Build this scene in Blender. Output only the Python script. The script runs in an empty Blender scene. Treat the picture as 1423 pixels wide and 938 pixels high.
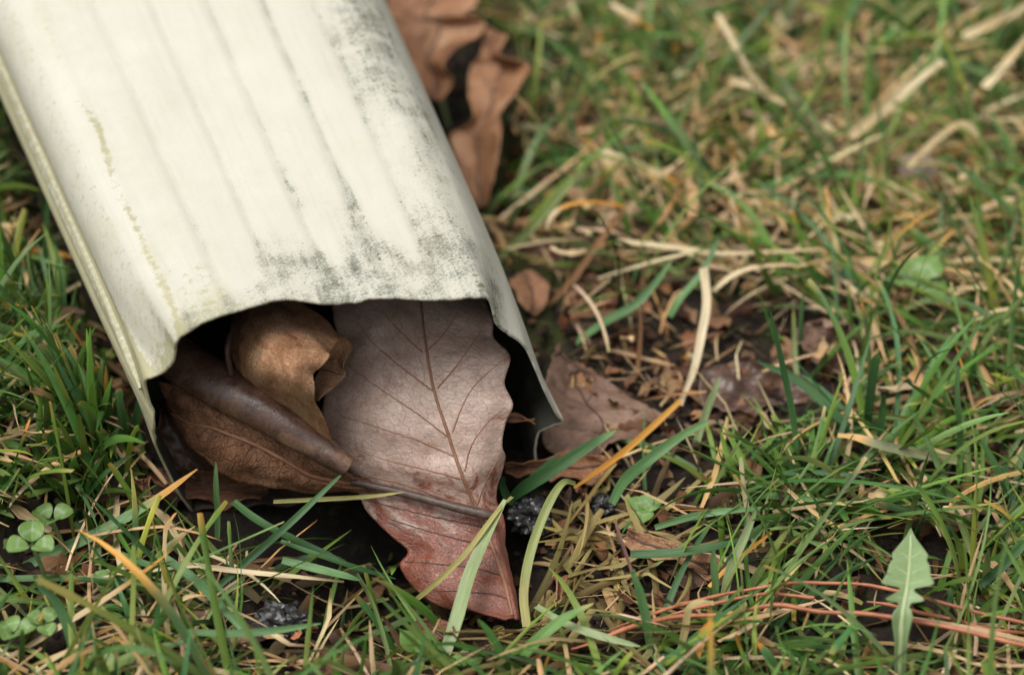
import bpy, math, random
import numpy as np
from mathutils import noise as mnoise, Vector

rng = np.random.default_rng(7)
random.seed(7)
scene = bpy.context.scene

# ------------------------------------------------------------------ camera
PITCH = math.radians(38.0)
LENS = 105.0
DIST = (1423 / 5.6 / 1000) * LENS / 36.0
CAM = np.array([0.0, -DIST * math.cos(PITCH), DIST * math.sin(PITCH)])
C_R = np.array([1.0, 0, 0])
C_U = np.array([0, math.sin(PITCH), math.cos(PITCH)])
C_F = np.array([0, math.cos(PITCH), -math.sin(PITCH)])
PK = 36.0 / LENS / 1423

cam_data = bpy.data.cameras.new("camera")
cam = bpy.data.objects.new("camera", cam_data)
scene.collection.objects.link(cam)
cam.location = CAM
cam.rotation_euler = (math.pi / 2 - PITCH, 0, 0)
cam_data.lens = LENS
cam_data.sensor_width = 36.0
cam_data.clip_start = 0.02
cam_data.clip_end = 400.0
cam_data.dof.use_dof = True
cam_data.dof.focus_distance = 0.668
cam_data.dof.aperture_fstop = 8.5
scene.camera = cam

# ------------------------------------------------------------------ light
SUN_EL, SUN_AZ = math.radians(70), math.radians(-112)     # azimuth from +Y towards +X
world = bpy.data.worlds.new("World")
scene.world = world
world.use_nodes = True
wn = world.node_tree
bg = wn.nodes["Background"]
sky = wn.nodes.new("ShaderNodeTexSky")
sky.sky_type = 'NISHITA'
sky.sun_disc = False
sky.sun_elevation = SUN_EL
sky.sun_rotation = SUN_AZ
sky.air_density = 1.0
sky.dust_density = 6.0
sky.ozone_density = 1.0
hs = wn.nodes.new("ShaderNodeHueSaturation")
hs.inputs["Saturation"].default_value = 0.12       # overcast: nearly white sky
wn.links.new(sky.outputs[0], hs.inputs["Color"])
wn.links.new(hs.outputs[0], bg.inputs[0])
bg.inputs[1].default_value = 0.125

sd = bpy.data.lights.new("sun", 'SUN')
sun = bpy.data.objects.new("sun", sd)
scene.collection.objects.link(sun)
sd.energy = 1.5
sd.angle = math.radians(34)
sd.color = (1.0, 0.95, 0.87)
sdir = Vector((math.sin(SUN_AZ) * math.cos(SUN_EL), math.cos(SUN_AZ) * math.cos(SUN_EL), math.sin(SUN_EL)))
sun.rotation_euler = sdir.to_track_quat('Z', 'Y').to_euler()
sun.location = sdir * 3

vs = scene.view_settings
vs.view_transform = 'Standard'
vs.look = 'None'
vs.exposure = 0.25
vs.gamma = 1.0
vs.use_curve_mapping = False

# ------------------------------------------------------------------ helpers
def ray(px, py):
    px = np.asarray(px, float); py = np.asarray(py, float)
    return (C_F + ((px - 711.5) * PK)[..., None] * C_R + ((469 - py) * PK)[..., None] * C_U)

def at(px, py, z=0.0):
    """world point at height z (mm) seen at photo position px, py"""
    d = ray(px, py)
    s = (np.asarray(z, float) / 1000.0 - CAM[2]) / d[..., 2]
    return CAM + s[..., None] * d

def proj(p):
    q = np.asarray(p) - CAM
    f = q @ C_F
    return 711.5 + (q @ C_R) / f / PK, 469 - (q @ C_U) / f / PK, f

def catmull(P, n):
    P = np.asarray(P, float)
    m = len(P)
    if m == 2:
        t = np.linspace(0, 1, n)[:, None]
        return P[0] * (1 - t) + P[1] * t
    Q = np.concatenate([2 * P[:1] - P[1:2], P, 2 * P[-1:] - P[-2:-1]])
    t = np.linspace(0, m - 1, n)
    i = np.minimum(t.astype(int), m - 2)
    f = (t - i)
    f = f.reshape(f.shape + (1,) * (P.ndim - 1))
    p0, p1, p2, p3 = Q[i], Q[i + 1], Q[i + 2], Q[i + 3]
    return 0.5 * (2 * p1 + (p2 - p0) * f + (2 * p0 - 5 * p1 + 4 * p2 - p3) * f ** 2 + (3 * p1 - p0 - 3 * p2 + p3) * f ** 3)

def mesh_from(name, V, Fq, uv=None, attrs=None, col=None, smooth=True):
    V = np.ascontiguousarray(V, np.float32); Fq = np.ascontiguousarray(Fq, np.int32)
    me = bpy.data.meshes.new(name)
    k = Fq.shape[1]
    me.vertices.add(len(V)); me.vertices.foreach_set("co", V.ravel())
    me.loops.add(Fq.size); me.loops.foreach_set("vertex_index", Fq.ravel())
    me.polygons.add(len(Fq))
    me.polygons.foreach_set("loop_start", np.arange(0, Fq.size, k, dtype=np.int32))
    me.polygons.foreach_set("use_smooth", np.full(len(Fq), smooth, dtype=bool))
    if uv is not None:
        l = me.uv_layers.new(name="UVMap")
        l.data.foreach_set("uv", np.ascontiguousarray(np.asarray(uv, np.float32)[Fq.ravel()]).ravel())
    if col is not None:
        a = me.color_attributes.new("col", 'FLOAT_COLOR', 'POINT')
        c = np.ones((len(V), 4), np.float32); c[:, :3] = col
        a.data.foreach_set("color", c.ravel())
    for nm, vals in (attrs or {}).items():
        a = me.attributes.new(nm, 'FLOAT', 'POINT')
        a.data.foreach_set("value", np.ascontiguousarray(vals, np.float32))
    me.update(calc_edges=True)
    me.validate()
    return me

def obj(name, V, Fq, mat, parent=None, origin=None, solid=0.0, **kw):
    V = np.asarray(V, float)
    if origin is None:
        origin = np.array(parent.location) if parent is not None and parent.get("_w") is None else None
    if parent is not None:
        base = np.array(parent["_base"])
    else:
        base = np.array([V[:, 0].mean(), V[:, 1].mean(), V[:, 2].min()]) if origin is None else np.asarray(origin)
    me = mesh_from(name, V - base, Fq, **kw)
    o = bpy.data.objects.new(name, me)
    scene.collection.objects.link(o)
    me.materials.append(mat)
    if parent is not None:
        o.parent = parent
    else:
        o.location = base
    o["_base"] = [float(x) for x in base]
    if solid:
        m = o.modifiers.new("thickness", 'SOLIDIFY'); m.thickness = solid; m.offset = 0
    return o

def thing(name, label, cat, base, group=None):
    o = bpy.data.objects.new(name, None)
    o.empty_display_size = 0.01
    scene.collection.objects.link(o)
    o.location = base
    o["_base"] = [float(x) for x in base]
    tag(o, label, cat, group)
    return o

def tag(o, label, cat, group=None):
    o["label"] = label; o["category"] = cat
    if group: o["group"] = group
    return o

def grid_faces(nr, nc, wrap=False):
    r = np.arange(nr - 1)[:, None]; c = np.arange(nc if wrap else nc - 1)[None, :]
    c2 = (c + 1) % nc
    return np.stack([r * nc + c, r * nc + c2, (r + 1) * nc + c2, (r + 1) * nc + c], -1).reshape(-1, 4)

def vnoise(P, scale, seed=0.0, octs=2):
    out = np.empty(len(P))
    for i, p in enumerate(P):
        out[i] = mnoise.fractal((p[0] * scale + seed, p[1] * scale - seed, p[2] * scale + 2 * seed), 0.9, 2.0, octs)
    return out

def grid_normals(G):
    du = np.gradient(G, axis=0); dv = np.gradient(G, axis=1)
    n = np.cross(du, dv); n /= np.linalg.norm(n, axis=-1, keepdims=True) + 1e-12
    return n

def loft(rows, nr, nc):
    """rows of control points (px, py, z_mm) -> nr x nc grid of world points"""
    R = np.array([catmull(r, nc) for r in rows])
    R = catmull(R, nr)
    return at(R[..., 0], R[..., 1], R[..., 2])

def tube(P, rad, ns=7):
    P = np.asarray(P); n = len(P)
    rad = np.broadcast_to(rad, (n,))
    T = np.gradient(P, axis=0); T /= np.linalg.norm(T, axis=1, keepdims=True) + 1e-12
    ref = np.array([0.13, 0.2, 0.97])
    A = np.cross(T, ref); A /= np.linalg.norm(A, axis=1, keepdims=True) + 1e-12
    B = np.cross(A, T)
    th = np.linspace(0, 2 * math.pi, ns, endpoint=False)
    V = P[:, None] + rad[:, None, None] * (np.cos(th)[None, :, None] * A[:, None] + np.sin(th)[None, :, None] * B[:, None])
    return V.reshape(-1, 3), grid_faces(n, ns, True)

def lin(r, g, b):
    f = lambda c: (c / 255 / 12.92 if c <= 10 else ((c / 255 + 0.055) / 1.055) ** 2.4)
    return np.array([f(r), f(g), f(b)])

# ------------------------------------------------------------------ materials
def new_mat(name):
    m = bpy.data.materials.new(name); m.use_nodes = True
    return m, m.node_tree.nodes, m.node_tree.links, m.node_tree.nodes["Principled BSDF"]

def nd(n, t, **kw):
    x = n.new(t)
    for k, v in kw.items():
        if k.startswith("i_"):
            key = k[2:]
            x.inputs[int(key) if key.isdigit() else key.replace("_", " ")].default_value = v
        else: setattr(x, k, v)
    return x

def mixc(n, l, fac, a, b, mode='MIX'):
    m = nd(n, "ShaderNodeMix", data_type='RGBA', blend_type=mode)
    for sock, v in ((m.inputs[0], fac), (m.inputs[6], a), (m.inputs[7], b)):
        if hasattr(v, "links"): l.new(v, sock)
        elif isinstance(v, (int, float)): sock.default_value = v
        else: sock.default_value = (*v[:3], 1)
    return m.outputs[2]

def math_n(n, l, op, a, b=0.0, clamp=False):
    m = nd(n, "ShaderNodeMath", operation=op, use_clamp=clamp)
    for s, v in ((m.inputs[0], a), (m.inputs[1], b)):
        if hasattr(v, "links"): l.new(v, s)
        else: s.default_value = v
    return m.outputs[0]

def ramp(n, l, fac, stops):
    r = nd(n, "ShaderNodeValToRGB")
    e = r.color_ramp.elements
    while len(e) < len(stops): e.new(0.5)
    for el, (p, c) in zip(e, stops):
        el.position = p; el.color = (*c[:3], 1) if not isinstance(c, (int, float)) else (c, c, c, 1)
    l.new(fac, r.inputs[0])
    return r.outputs[0]

def tex_noise(n, l, vec, scale, detail=4, rough=0.6, dist=0.0, out=0):
    t = nd(n, "ShaderNodeTexNoise"); t.inputs["Scale"].default_value = scale
    t.inputs["Detail"].default_value = detail; t.inputs["Roughness"].default_value = rough
    t.inputs["Distortion"].default_value = dist
    if vec is not None: l.new(vec, t.inputs["Vector"])
    return t.outputs[out]

def bump(n, l, h, strength, dist, prev=None):
    b = nd(n, "ShaderNodeBump"); b.inputs["Strength"].default_value = strength; b.inputs["Distance"].default_value = dist
    l.new(h, b.inputs["Height"])
    if prev is not None: l.new(prev, b.inputs["Normal"])
    return b.outputs[0]

def mat_spout():
    m, n, l, p = new_mat("weathered_white_paint")
    uv = nd(n, "ShaderNodeUVMap").outputs[0]           # millimetres: x round the profile, y along the pipe
    dirt = nd(n, "ShaderNodeAttribute", attribute_name="dirt").outputs["Fac"]
    alg = nd(n, "ShaderNodeAttribute", attribute_name="algae").outputs["Fac"]
    mp = nd(n, "ShaderNodeMapping"); mp.inputs["Scale"].default_value = (0.75, 1.35, 1); mp.inputs["Rotation"].default_value = (0, 0, 0.5); l.new(uv, mp.inputs[0])
    f1 = tex_noise(n, l, mp.outputs[0], 2.0, 6, 0.8, 0.5)
    f2 = tex_noise(n, l, mp.outputs[0], 0.16, 4, 0.6)
    mpr = nd(n, "ShaderNodeMapping"); mpr.inputs["Scale"].default_value = (0.30, 0.035, 1); l.new(uv, mpr.inputs[0])
    runs = ramp(n, l, tex_noise(n, l, mpr.outputs[0], 1.0, 4, 0.65), [(0.33, 0.68), (0.60, 1.15)])
    dirt = math_n(n, l, 'MULTIPLY', dirt, runs)
    soft = tex_noise(n, l, uv, 0.045, 3, 0.55)
    big = tex_noise(n, l, uv, 0.02, 2, 0.5)
    base = mixc(n, l, soft, (0.605, 0.59, 0.52), (0.55, 0.53, 0.44))
    mps = nd(n, "ShaderNodeMapping"); mps.inputs["Scale"].default_value = (0.55, 0.028, 1); l.new(uv, mps.inputs[0])
    strk = ramp(n, l, tex_noise(n, l, mps.outputs[0], 1.0, 5, 0.7), [(0.50, 0.0), (0.72, 0.18)])
    base = mixc(n, l, strk, base, (0.36, 0.36, 0.31))
    ft = ramp(n, l, tex_noise(n, l, uv, 0.6, 6, 0.75), [(0.58, 0.0), (0.70, 0.22)])
    base = mixc(n, l, ft, base, (0.34, 0.335, 0.27))
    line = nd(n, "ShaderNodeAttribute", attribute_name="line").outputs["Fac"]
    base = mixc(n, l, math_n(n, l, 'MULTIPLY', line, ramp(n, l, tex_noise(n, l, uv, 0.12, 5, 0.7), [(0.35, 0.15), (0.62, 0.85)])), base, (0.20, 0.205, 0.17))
    # dirt: threshold of fine noise driven by attribute
    thr = math_n(n, l, 'SUBTRACT', 0.72, math_n(n, l, 'MULTIPLY', dirt, math_n(n, l, 'ADD', 0.06, math_n(n, l, 'MULTIPLY', f2, 0.42))))
    mk = nd(n, "ShaderNodeMapRange"); mk.clamp = True
    l.new(math_n(n, l, 'SUBTRACT', f1, thr), mk.inputs[0]); mk.inputs[1].default_value = 0.0; mk.inputs[2].default_value = 0.13
    film = math_n(n, l, 'MULTIPLY', dirt, math_n(n, l, 'MULTIPLY', f2, 0.55), True)
    c1 = mixc(n, l, film, base, (0.36, 0.37, 0.31))
    dcol = mixc(n, l, tex_noise(n, l, uv, 0.35, 3), (0.07, 0.078, 0.05), (0.18, 0.19, 0.155))
    c2 = mixc(n, l, math_n(n, l, 'MULTIPLY', mk.outputs[0], 0.82), c1, dcol)
    f3 = tex_noise(n, l, mp.outputs[0], 0.42, 5, 0.7, 0.8)
    m3 = nd(n, "ShaderNodeMapRange"); m3.clamp = True
    l.new(math_n(n, l, 'SUBTRACT', f3, math_n(n, l, 'SUBTRACT', 0.78, math_n(n, l, 'MULTIPLY', dirt, 0.20))), m3.inputs[0]); m3.inputs[1].default_value = 0.0; m3.inputs[2].default_value = 0.05
    c2 = mixc(n, l, math_n(n, l, 'MULTIPLY', m3.outputs[0], 0.8), c2, (0.10, 0.10, 0.045))
    # algae (yellow green)
    am = nd(n, "ShaderNodeMapRange"); am.clamp = True
    athr = math_n(n, l, 'SUBTRACT', 0.80, math_n(n, l, 'MULTIPLY', alg, 0.52))
    l.new(math_n(n, l, 'SUBTRACT', tex_noise(n, l, uv, 0.55, 6, 0.72), athr), am.inputs[0]); am.inputs[1].default_value = -0.03; am.inputs[2].default_value = 0.12
    acol = mixc(n, l, big, (0.27, 0.245, 0.11), (0.40, 0.375, 0.22))
    c3 = mixc(n, l, math_n(n, l, 'MULTIPLY', am.outputs[0], 0.8), c2, acol)
    yf = math_n(n, l, 'MULTIPLY', ramp(n, l, tex_noise(n, l, uv, 0.07, 5, 0.7), [(0.42, 0.0), (0.68, 0.55)]), math_n(n, l, 'ADD', 0.25, alg), True)
    c3 = mixc(n, l, yf, c3, (0.45, 0.42, 0.27))
    l.new(c3, p.inputs["Base Color"])
    p.inputs["Roughness"].default_value = 0.68
    p.inputs["Specular IOR Level"].default_value = 0.3
    b1 = bump(n, l, mk.outputs[0], 0.35, 0.0002)
    b2 = bump(n, l, tex_noise(n, l, uv, 0.10, 5, 0.6), 0.35, 0.0012, b1)
    l.new(b2, p.inputs["Normal"])
    return m

def mat_leaf(name, cols, red=None, rough=0.5, net=9.0, spec=0.4, netdark=0.5, spots=0.25, bigb=0.35, netb=0.5, bl=0.6):
    """cols: dark, mid, light. UV in centimetres."""
    m, n, l, p = new_mat(name)
    uv = nd(n, "ShaderNodeUVMap").outputs[0]
    w = tex_noise(n, l, uv, 3.0, 3, 0.6, 0, 1)
    uvd = nd(n, "ShaderNodeVectorMath", operation='MULTIPLY_ADD'); l.new(w, uvd.inputs[0]); uvd.inputs[1].default_value = (0.14,) * 3; l.new(uv, uvd.inputs[2])
    big = tex_noise(n, l, uv, 1.1, 5, 0.62, 0.8)
    fine = tex_noise(n, l, uv, 9, 6, 0.7)
    c = ramp(n, l, big, [(0.30, cols[0]), (0.5, cols[1]), (0.70, cols[2])])
    if red is not None:
        at_ = nd(n, "ShaderNodeAttribute", attribute_name="red").outputs["Fac"]
        rr = nd(n, "ShaderNodeMapRange"); rr.clamp = True
        l.new(math_n(n, l, 'ADD', at_, math_n(n, l, 'MULTIPLY', math_n(n, l, 'SUBTRACT', tex_noise(n, l, uv, 2.0, 6, 0.7, 0.6), 0.5), 2.2)), rr.inputs[0])
        rr.inputs[1].default_value = 0.40; rr.inputs[2].default_value = 0.72
        rc = ramp(n, l, tex_noise(n, l, uv, 2.3, 7, 0.74, 0.7), [(0.34, red[0]), (0.47, red[1]), (0.56, red[1]), (0.66, red[2])])
        c = mixc(n, l, rr.outputs[0], c, rc)
    c = mixc(n, l, 0.6, c, ramp(n, l, tex_noise(n, l, uv, 14, 7, 0.8), [(0.32, 0.2), (0.52, 0.95), (0.75, 1.2)]), 'MULTIPLY')
    blotch = ramp(n, l, tex_noise(n, l, uv, 2.6, 6, 0.75, 0.5), [(0.36, 0.30), (0.46, 0.9), (0.62, 1.0), (0.72, 1.25)])
    c = mixc(n, l, bl, c, blotch, 'MULTIPLY')
    v = nd(n, "ShaderNodeTexVoronoi", feature='DISTANCE_TO_EDGE'); v.inputs["Scale"].default_value = net; l.new(uvd.outputs[0], v.inputs["Vector"])
    e = ramp(n, l, v.outputs["Distance"], [(0.0, 1.0), (0.07, 0.0)])
    v2 = nd(n, "ShaderNodeTexVoronoi", feature='DISTANCE_TO_EDGE'); v2.inputs["Scale"].default_value = net * 2.7; l.new(uvd.outputs[0], v2.inputs["Vector"])
    e2 = ramp(n, l, v2.outputs["Distance"], [(0.0, 1.0), (0.12, 0.0)])
    ee = math_n(n, l, 'ADD', math_n(n, l, 'MULTIPLY', e, 0.6), math_n(n, l, 'MULTIPLY', e2, 0.35), True)
    if red is not None:
        ee = math_n(n, l, 'MULTIPLY', ee, math_n(n, l, 'ADD', 0.62, math_n(n, l, 'MULTIPLY', at_, 0.6)))
    c = mixc(n, l, math_n(n, l, 'MULTIPLY', ee, netdark), c, tuple(np.array(cols[0]) * 0.6))
    sp = ramp(n, l, tex_noise(n, l, uv, 4.5, 6, 0.8), [(0.66, 0.0), (0.70, 1.0)])
    c = mixc(n, l, math_n(n, l, 'MULTIPLY', sp, spots), c, (0.02, 0.016, 0.014))
    l.new(c, p.inputs["Base Color"])
    rgh = ramp(n, l, fine, [(0.3, rough - 0.1), (0.7, rough + 0.15)])
    l.new(rgh, p.inputs["Roughness"])
    p.inputs["Specular IOR Level"].default_value = spec
    b = bump(n, l, math_n(n, l, 'MULTIPLY', ee, -1.0), netb, 0.0003)
    b = bump(n, l, fine, 0.35, 0.0004, b)
    b = bump(n, l, big, bigb, 0.0012, b)
    l.new(b, p.inputs["Normal"])
    return m

def mat_plain(name, c1, c2, scale, rough=0.6, spec=0.35, bstr=0.3, bdist=0.0006, stretch=(1, 1, 1)):
    m, n, l, p = new_mat(name)
    tc = nd(n, "ShaderNodeTexCoord").outputs["Object"]
    mp = nd(n, "ShaderNodeMapping"); mp.inputs["Scale"].default_value = stretch; l.new(tc, mp.inputs[0])
    f = tex_noise(n, l, mp.outputs[0], scale, 5, 0.65)
    l.new(ramp(n, l, f, [(0.3, c1), (0.7, c2)]), p.inputs["Base Color"])
    p.inputs["Roughness"].default_value = rough
    p.inputs["Specular IOR Level"].default_value = spec
    l.new(bump(n, l, f, bstr, bdist), p.inputs["Normal"])
    return m

def mat_blade(name, rough=0.42, spec=0.4, transl=0.25):
    m, n, l, p = new_mat(name)
    uv = nd(n, "ShaderNodeUVMap").outputs[0]
    col = nd(n, "ShaderNodeAttribute", attribute_name="col").outputs["Color"]
    mp = nd(n, "ShaderNodeMapping"); mp.inputs["Scale"].default_value = (7, 0.35, 1); l.new(uv, mp.inputs[0])
    st = tex_noise(n, l, mp.outputs[0], 1.0, 3, 0.6)
    mp2 = nd(n, "ShaderNodeMapping"); mp2.inputs["Scale"].default_value = (1.2, 0.25, 1); l.new(uv, mp2.inputs[0])
    bl = tex_noise(n, l, mp2.outputs[0], 1.0, 4, 0.65)
    c = mixc(n, l, 0.75, col, ramp(n, l, st, [(0.25, 0.6), (0.75, 1.4)]), 'MULTIPLY')
    c = mixc(n, l, 0.6, c, ramp(n, l, bl, [(0.3, 0.7), (0.65, 1.2)]), 'MULTIPLY')
    l.new(c, p.inputs["Base Color"])
    p.inputs["Roughness"].default_value = rough
    p.inputs["Specular IOR Level"].default_value = spec
    l.new(bump(n, l, st, 0.3, 0.0003), p.inputs["Normal"])
    tr = nd(n, "ShaderNodeBsdfTranslucent"); l.new(c, tr.inputs[0])
    mx = nd(n, "ShaderNodeMixShader"); mx.inputs[0].default_value = transl
    l.new(p.outputs[0], mx.inputs[1]); l.new(tr.outputs[0], mx.inputs[2])
    l.new(mx.outputs[0], n["Material Output"].inputs[0])
    return m

def mat_soil():
    m, n, l, p = new_mat("damp_soil")
    tc = nd(n, "ShaderNodeTexCoord").outputs["Object"]
    a = tex_noise(n, l, tc, 60, 6, 0.7); b = tex_noise(n, l, tc, 420, 6, 0.75)
    moss = nd(n, "ShaderNodeAttribute", attribute_name="moss").outputs["Fac"]
    c = ramp(n, l, a, [(0.3, (0.022, 0.014, 0.010)), (0.5, (0.048, 0.032, 0.022)), (0.72, (0.095, 0.066, 0.045))])
    c = mixc(n, l, 0.85, c, ramp(n, l, b, [(0.3, 0.2), (0.7, 1.3)]), 'MULTIPLY')
    wet_shade = nd(n, "ShaderNodeAttribute", attribute_name="wet_shade").outputs["Fac"]
    c = mixc(n, l, math_n(n, l, 'MULTIPLY', wet_shade, 0.85), c, (0.006, 0.0045, 0.0035))  # darkens damp soil, and paints the shade in the hollow
    mk = ramp(n, l, math_n(n, l, 'ADD', math_n(n, l, 'SUBTRACT', tex_noise(n, l, tc, 130, 5, 0.7), 0.62), math_n(n, l, 'MULTIPLY', moss, 0.45)), [(0.05, 0.0), (0.22, 1.0)])
    c = mixc(n, l, mk, c, mixc(n, l, b, (0.022, 0.032, 0.008), (0.085, 0.095, 0.022)))
    l.new(c, p.inputs["Base Color"])
    p.inputs["Roughness"].default_value = 0.75
    p.inputs["Specular IOR Level"].default_value = 0.3
    l.new(bump(n, l, b, 0.9, 0.002, bump(n, l, a, 0.6, 0.004)), p.inputs["Normal"])
    return m

M_SPOUT = mat_spout()
M_SOIL = mat_soil()
M_GREEN = mat_blade("grass_blade", 0.40, 0.34, 0.25)
M_DRY = mat_blade("dry_blade", 0.6, 0.25, 0.2)
M_MAIN = mat_leaf("pinkish_leaf", [(0.38, 0.25, 0.195), (0.46, 0.325, 0.26), (0.53, 0.395, 0.33)],
                  red=[(0.045, 0.016, 0.011), (0.22, 0.05, 0.022), (0.38, 0.17, 0.115)], rough=0.36, net=4.2, spec=0.6, netdark=0.7, spots=0.9, bigb=0.10, netb=0.42, bl=0.3)
M_TAN = mat_leaf("tan_leaf", [(0.25, 0.115, 0.056), (0.44, 0.24, 0.13), (0.54, 0.35, 0.215)], rough=0.6, net=5.5, netdark=0.4, spec=0.25, spots=0.5, netb=0.7)
M_BROWN = mat_leaf("brown_leaf", [(0.11, 0.046, 0.026), (0.27, 0.13, 0.07), (0.38, 0.205, 0.12)], rough=0.55, net=4.5, netdark=0.6, spots=0.8, netb=0.9, spec=0.3)
M_DARK = mat_leaf("dark_leaf", [(0.045, 0.024, 0.017), (0.12, 0.064, 0.044), (0.30, 0.18, 0.11)], rough=0.3, net=4.0, netdark=0.15, spec=0.6, bigb=0.05, netb=0.08, spots=0.7)
M_RUST = mat_leaf("rusty_leaf", [(0.19, 0.08, 0.038), (0.38, 0.185, 0.09), (0.52, 0.31, 0.18)], rough=0.5, net=4.5, netdark=0.3)
M_PURPLE = mat_leaf("purplish_leaf", [(0.10, 0.052, 0.034), (0.235, 0.135, 0.092), (0.36, 0.235, 0.165)], rough=0.5, net=5, netdark=0.4)
M_VEIN = mat_plain("vein", (0.18, 0.08, 0.045), (0.30, 0.155, 0.09), 300, 0.5)
M_VEIN_D = mat_plain("dark_vein", (0.05, 0.026, 0.02), (0.11, 0.06, 0.045), 300, 0.5)
M_STEM = mat_plain("leaf_stalk", (0.045, 0.028, 0.022), (0.12, 0.08, 0.062), 500, 0.45, 0.5)
M_NEEDLE = mat_plain("pine_needle", (0.26, 0.075, 0.034), (0.55, 0.21, 0.10), 260, 0.4, 0.5, 0.2, 0.0003)
def mat_cinder():
    m, n, l, p = new_mat("cinder")
    tc = nd(n, "ShaderNodeTexCoord").outputs["Object"]
    v = nd(n, "ShaderNodeTexVoronoi"); v.inputs["Scale"].default_value = 430; l.new(tc, v.inputs["Vector"])
    f = tex_noise(n, l, tc, 380, 5, 0.75)
    l.new(ramp(n, l, f, [(0.45, (0.006, 0.006, 0.007)), (0.60, (0.04, 0.04, 0.04)), (0.75, (0.30, 0.29, 0.27))]), p.inputs["Base Color"])
    p.inputs["Roughness"].default_value = 0.38; p.inputs["Specular IOR Level"].default_value = 0.6
    l.new(bump(n, l, v.outputs["Distance"], 0.7, 0.0006), p.inputs["Normal"])
    return m
M_CINDER = mat_cinder()
M_STONE = mat_plain("stone", (0.16, 0.12, 0.10), (0.34, 0.27, 0.22), 150, 0.7)
M_BARK = mat_plain("bark", (0.07, 0.04, 0.025), (0.22, 0.14, 0.09), 350, 0.7, 0.3, 0.8, 0.001)

def mat_green_leaf(name, dark, light, vein, chevron=False):
    m, n, l, p = new_mat(name)
    uv = nd(n, "ShaderNodeUVMap").outputs[0]
    f = tex_noise(n, l, uv, 2.2, 5, 0.6)
    v = nd(n, "ShaderNodeTexVoronoi", feature='DISTANCE_TO_EDGE'); v.inputs["Scale"].default_value = 9; l.new(uv, v.inputs["Vector"])
    e = ramp(n, l, v.outputs["Distance"], [(0, 1.0), (0.1, 0.0)])
    c = ramp(n, l, f, [(0.3, dark), (0.7, light)])
    c = mixc(n, l, math_n(n, l, 'MULTIPLY', e, 0.25), c, vein)
    if chevron:
        sx = nd(n, "ShaderNodeSeparateXYZ"); l.new(uv, sx.inputs[0])
        ax = math_n(n, l, 'ABSOLUTE', sx.outputs[0])
        q = math_n(n, l, 'ABSOLUTE', math_n(n, l, 'SUBTRACT', math_n(n, l, 'ADD', sx.outputs[1], math_n(n, l, 'MULTIPLY', ax, 0.35)), 0.42))
        c = mixc(n, l, math_n(n, l, 'MULTIPLY', ramp(n, l, q, [(0.03, 1.0), (0.10, 0.0)]), 0.4), c, (0.42, 0.52, 0.34))
        c = mixc(n, l, ramp(n, l, ax, [(0.01, 0.5), (0.05, 0.0)]), c, (0.30, 0.42, 0.2))
    l.new(c, p.inputs["Base Color"]); p.inputs["Roughness"].default_value = 0.42
    l.new(bump(n, l, f, 0.4, 0.0008), p.inputs["Normal"])
    tr = nd(n, "ShaderNodeBsdfTranslucent"); l.new(c, tr.inputs[0])
    mx = nd(n, "ShaderNodeMixShader"); mx.inputs[0].default_value = 0.25
    l.new(p.outputs[0], mx.inputs[1]); l.new(tr.outputs[0], mx.inputs[2]); l.new(mx.outputs[0], n["Material Output"].inputs[0])
    return m
M_CLOVER = mat_green_leaf("clover_leaf", (0.13, 0.25, 0.05), (0.23, 0.38, 0.10), (0.22, 0.34, 0.15), True)
M_DANDE = mat_green_leaf("dandelion_leaf", (0.23, 0.34, 0.14), (0.31, 0.42, 0.20), (0.36, 0.46, 0.26))
M_SEED = mat_green_leaf("seedling_leaf", (0.13, 0.27, 0.05), (0.24, 0.40, 0.10), (0.25, 0.4, 0.12))
M_GSTEM = mat_plain("green_stem", (0.10, 0.17, 0.05), (0.20, 0.27, 0.11), 200, 0.5)
M_DVEIN = mat_plain("pale_green_vein", (0.30, 0.38, 0.18), (0.42, 0.50, 0.28), 200, 0.5)
M_PSTEM = mat_plain("pale_stem", (0.32, 0.26, 0.20), (0.48, 0.36, 0.30), 200, 0.5)

# ------------------------------------------------------------------ ground
PSI, PHI = math.radians(18), math.radians(8)
S_F = np.array([math.sin(PSI) * math.cos(PHI), -math.cos(PSI) * math.cos(PHI), -math.sin(PHI)])
S_U = np.array([math.cos(PSI), math.sin(PSI), 0])
S_W = np.cross(S_U, -S_F)
S_O = at(680, 415, 60)

def gheight(x, y):
    """soil height in metres"""
    x = np.asarray(x, float); y = np.asarray(y, float)
    h = np.zeros(np.broadcast(x, y).shape)
    def bumpg(cx, cy, rx, ry, a):
        return a * np.exp(-((x - cx) / rx) ** 2 - ((y - cy) / ry) ** 2)
    c = at(530, 770, 0); h = h + bumpg(c[0], c[1], 0.026, 0.024, -0.022)     # washed-out hollow below the outlet
    c = at(640, 800, 0); h = h + bumpg(c[0], c[1], 0.026, 0.022, -0.006)
    c = at(150, 880, 0); h = h + bumpg(c[0], c[1], 0.05, 0.05, 0.002)
    h = h + 0.0022 * np.sin(x * 61 + 1.3) * np.cos(y * 47 + 0.4) + 0.0012 * np.sin(x * 143 + y * 97)
    q1 = (x - S_O[0]) * S_U[0] + (y - S_O[1]) * S_U[1]; q2 = -((x - S_O[0]) * math.sin(PSI) - (y - S_O[1]) * math.cos(PSI))
    sg = lambda v, a, b: (lambda t: t * t * (3 - 2 * t))(np.clip((v - a) / (b - a), 0, 1))
    h = h + 0.022 * sg(-q1 - 0.09 * np.clip(q2, 0, .15), 0.072, 0.082) * sg(q2, -0.012, 0.035) * sg(-q1, 0.17, 0.11) * 0.75
    fade = np.clip((np.hypot(x, y) - 1.0) / 4, 0, 1)
    return h * (1 - fade)

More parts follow.
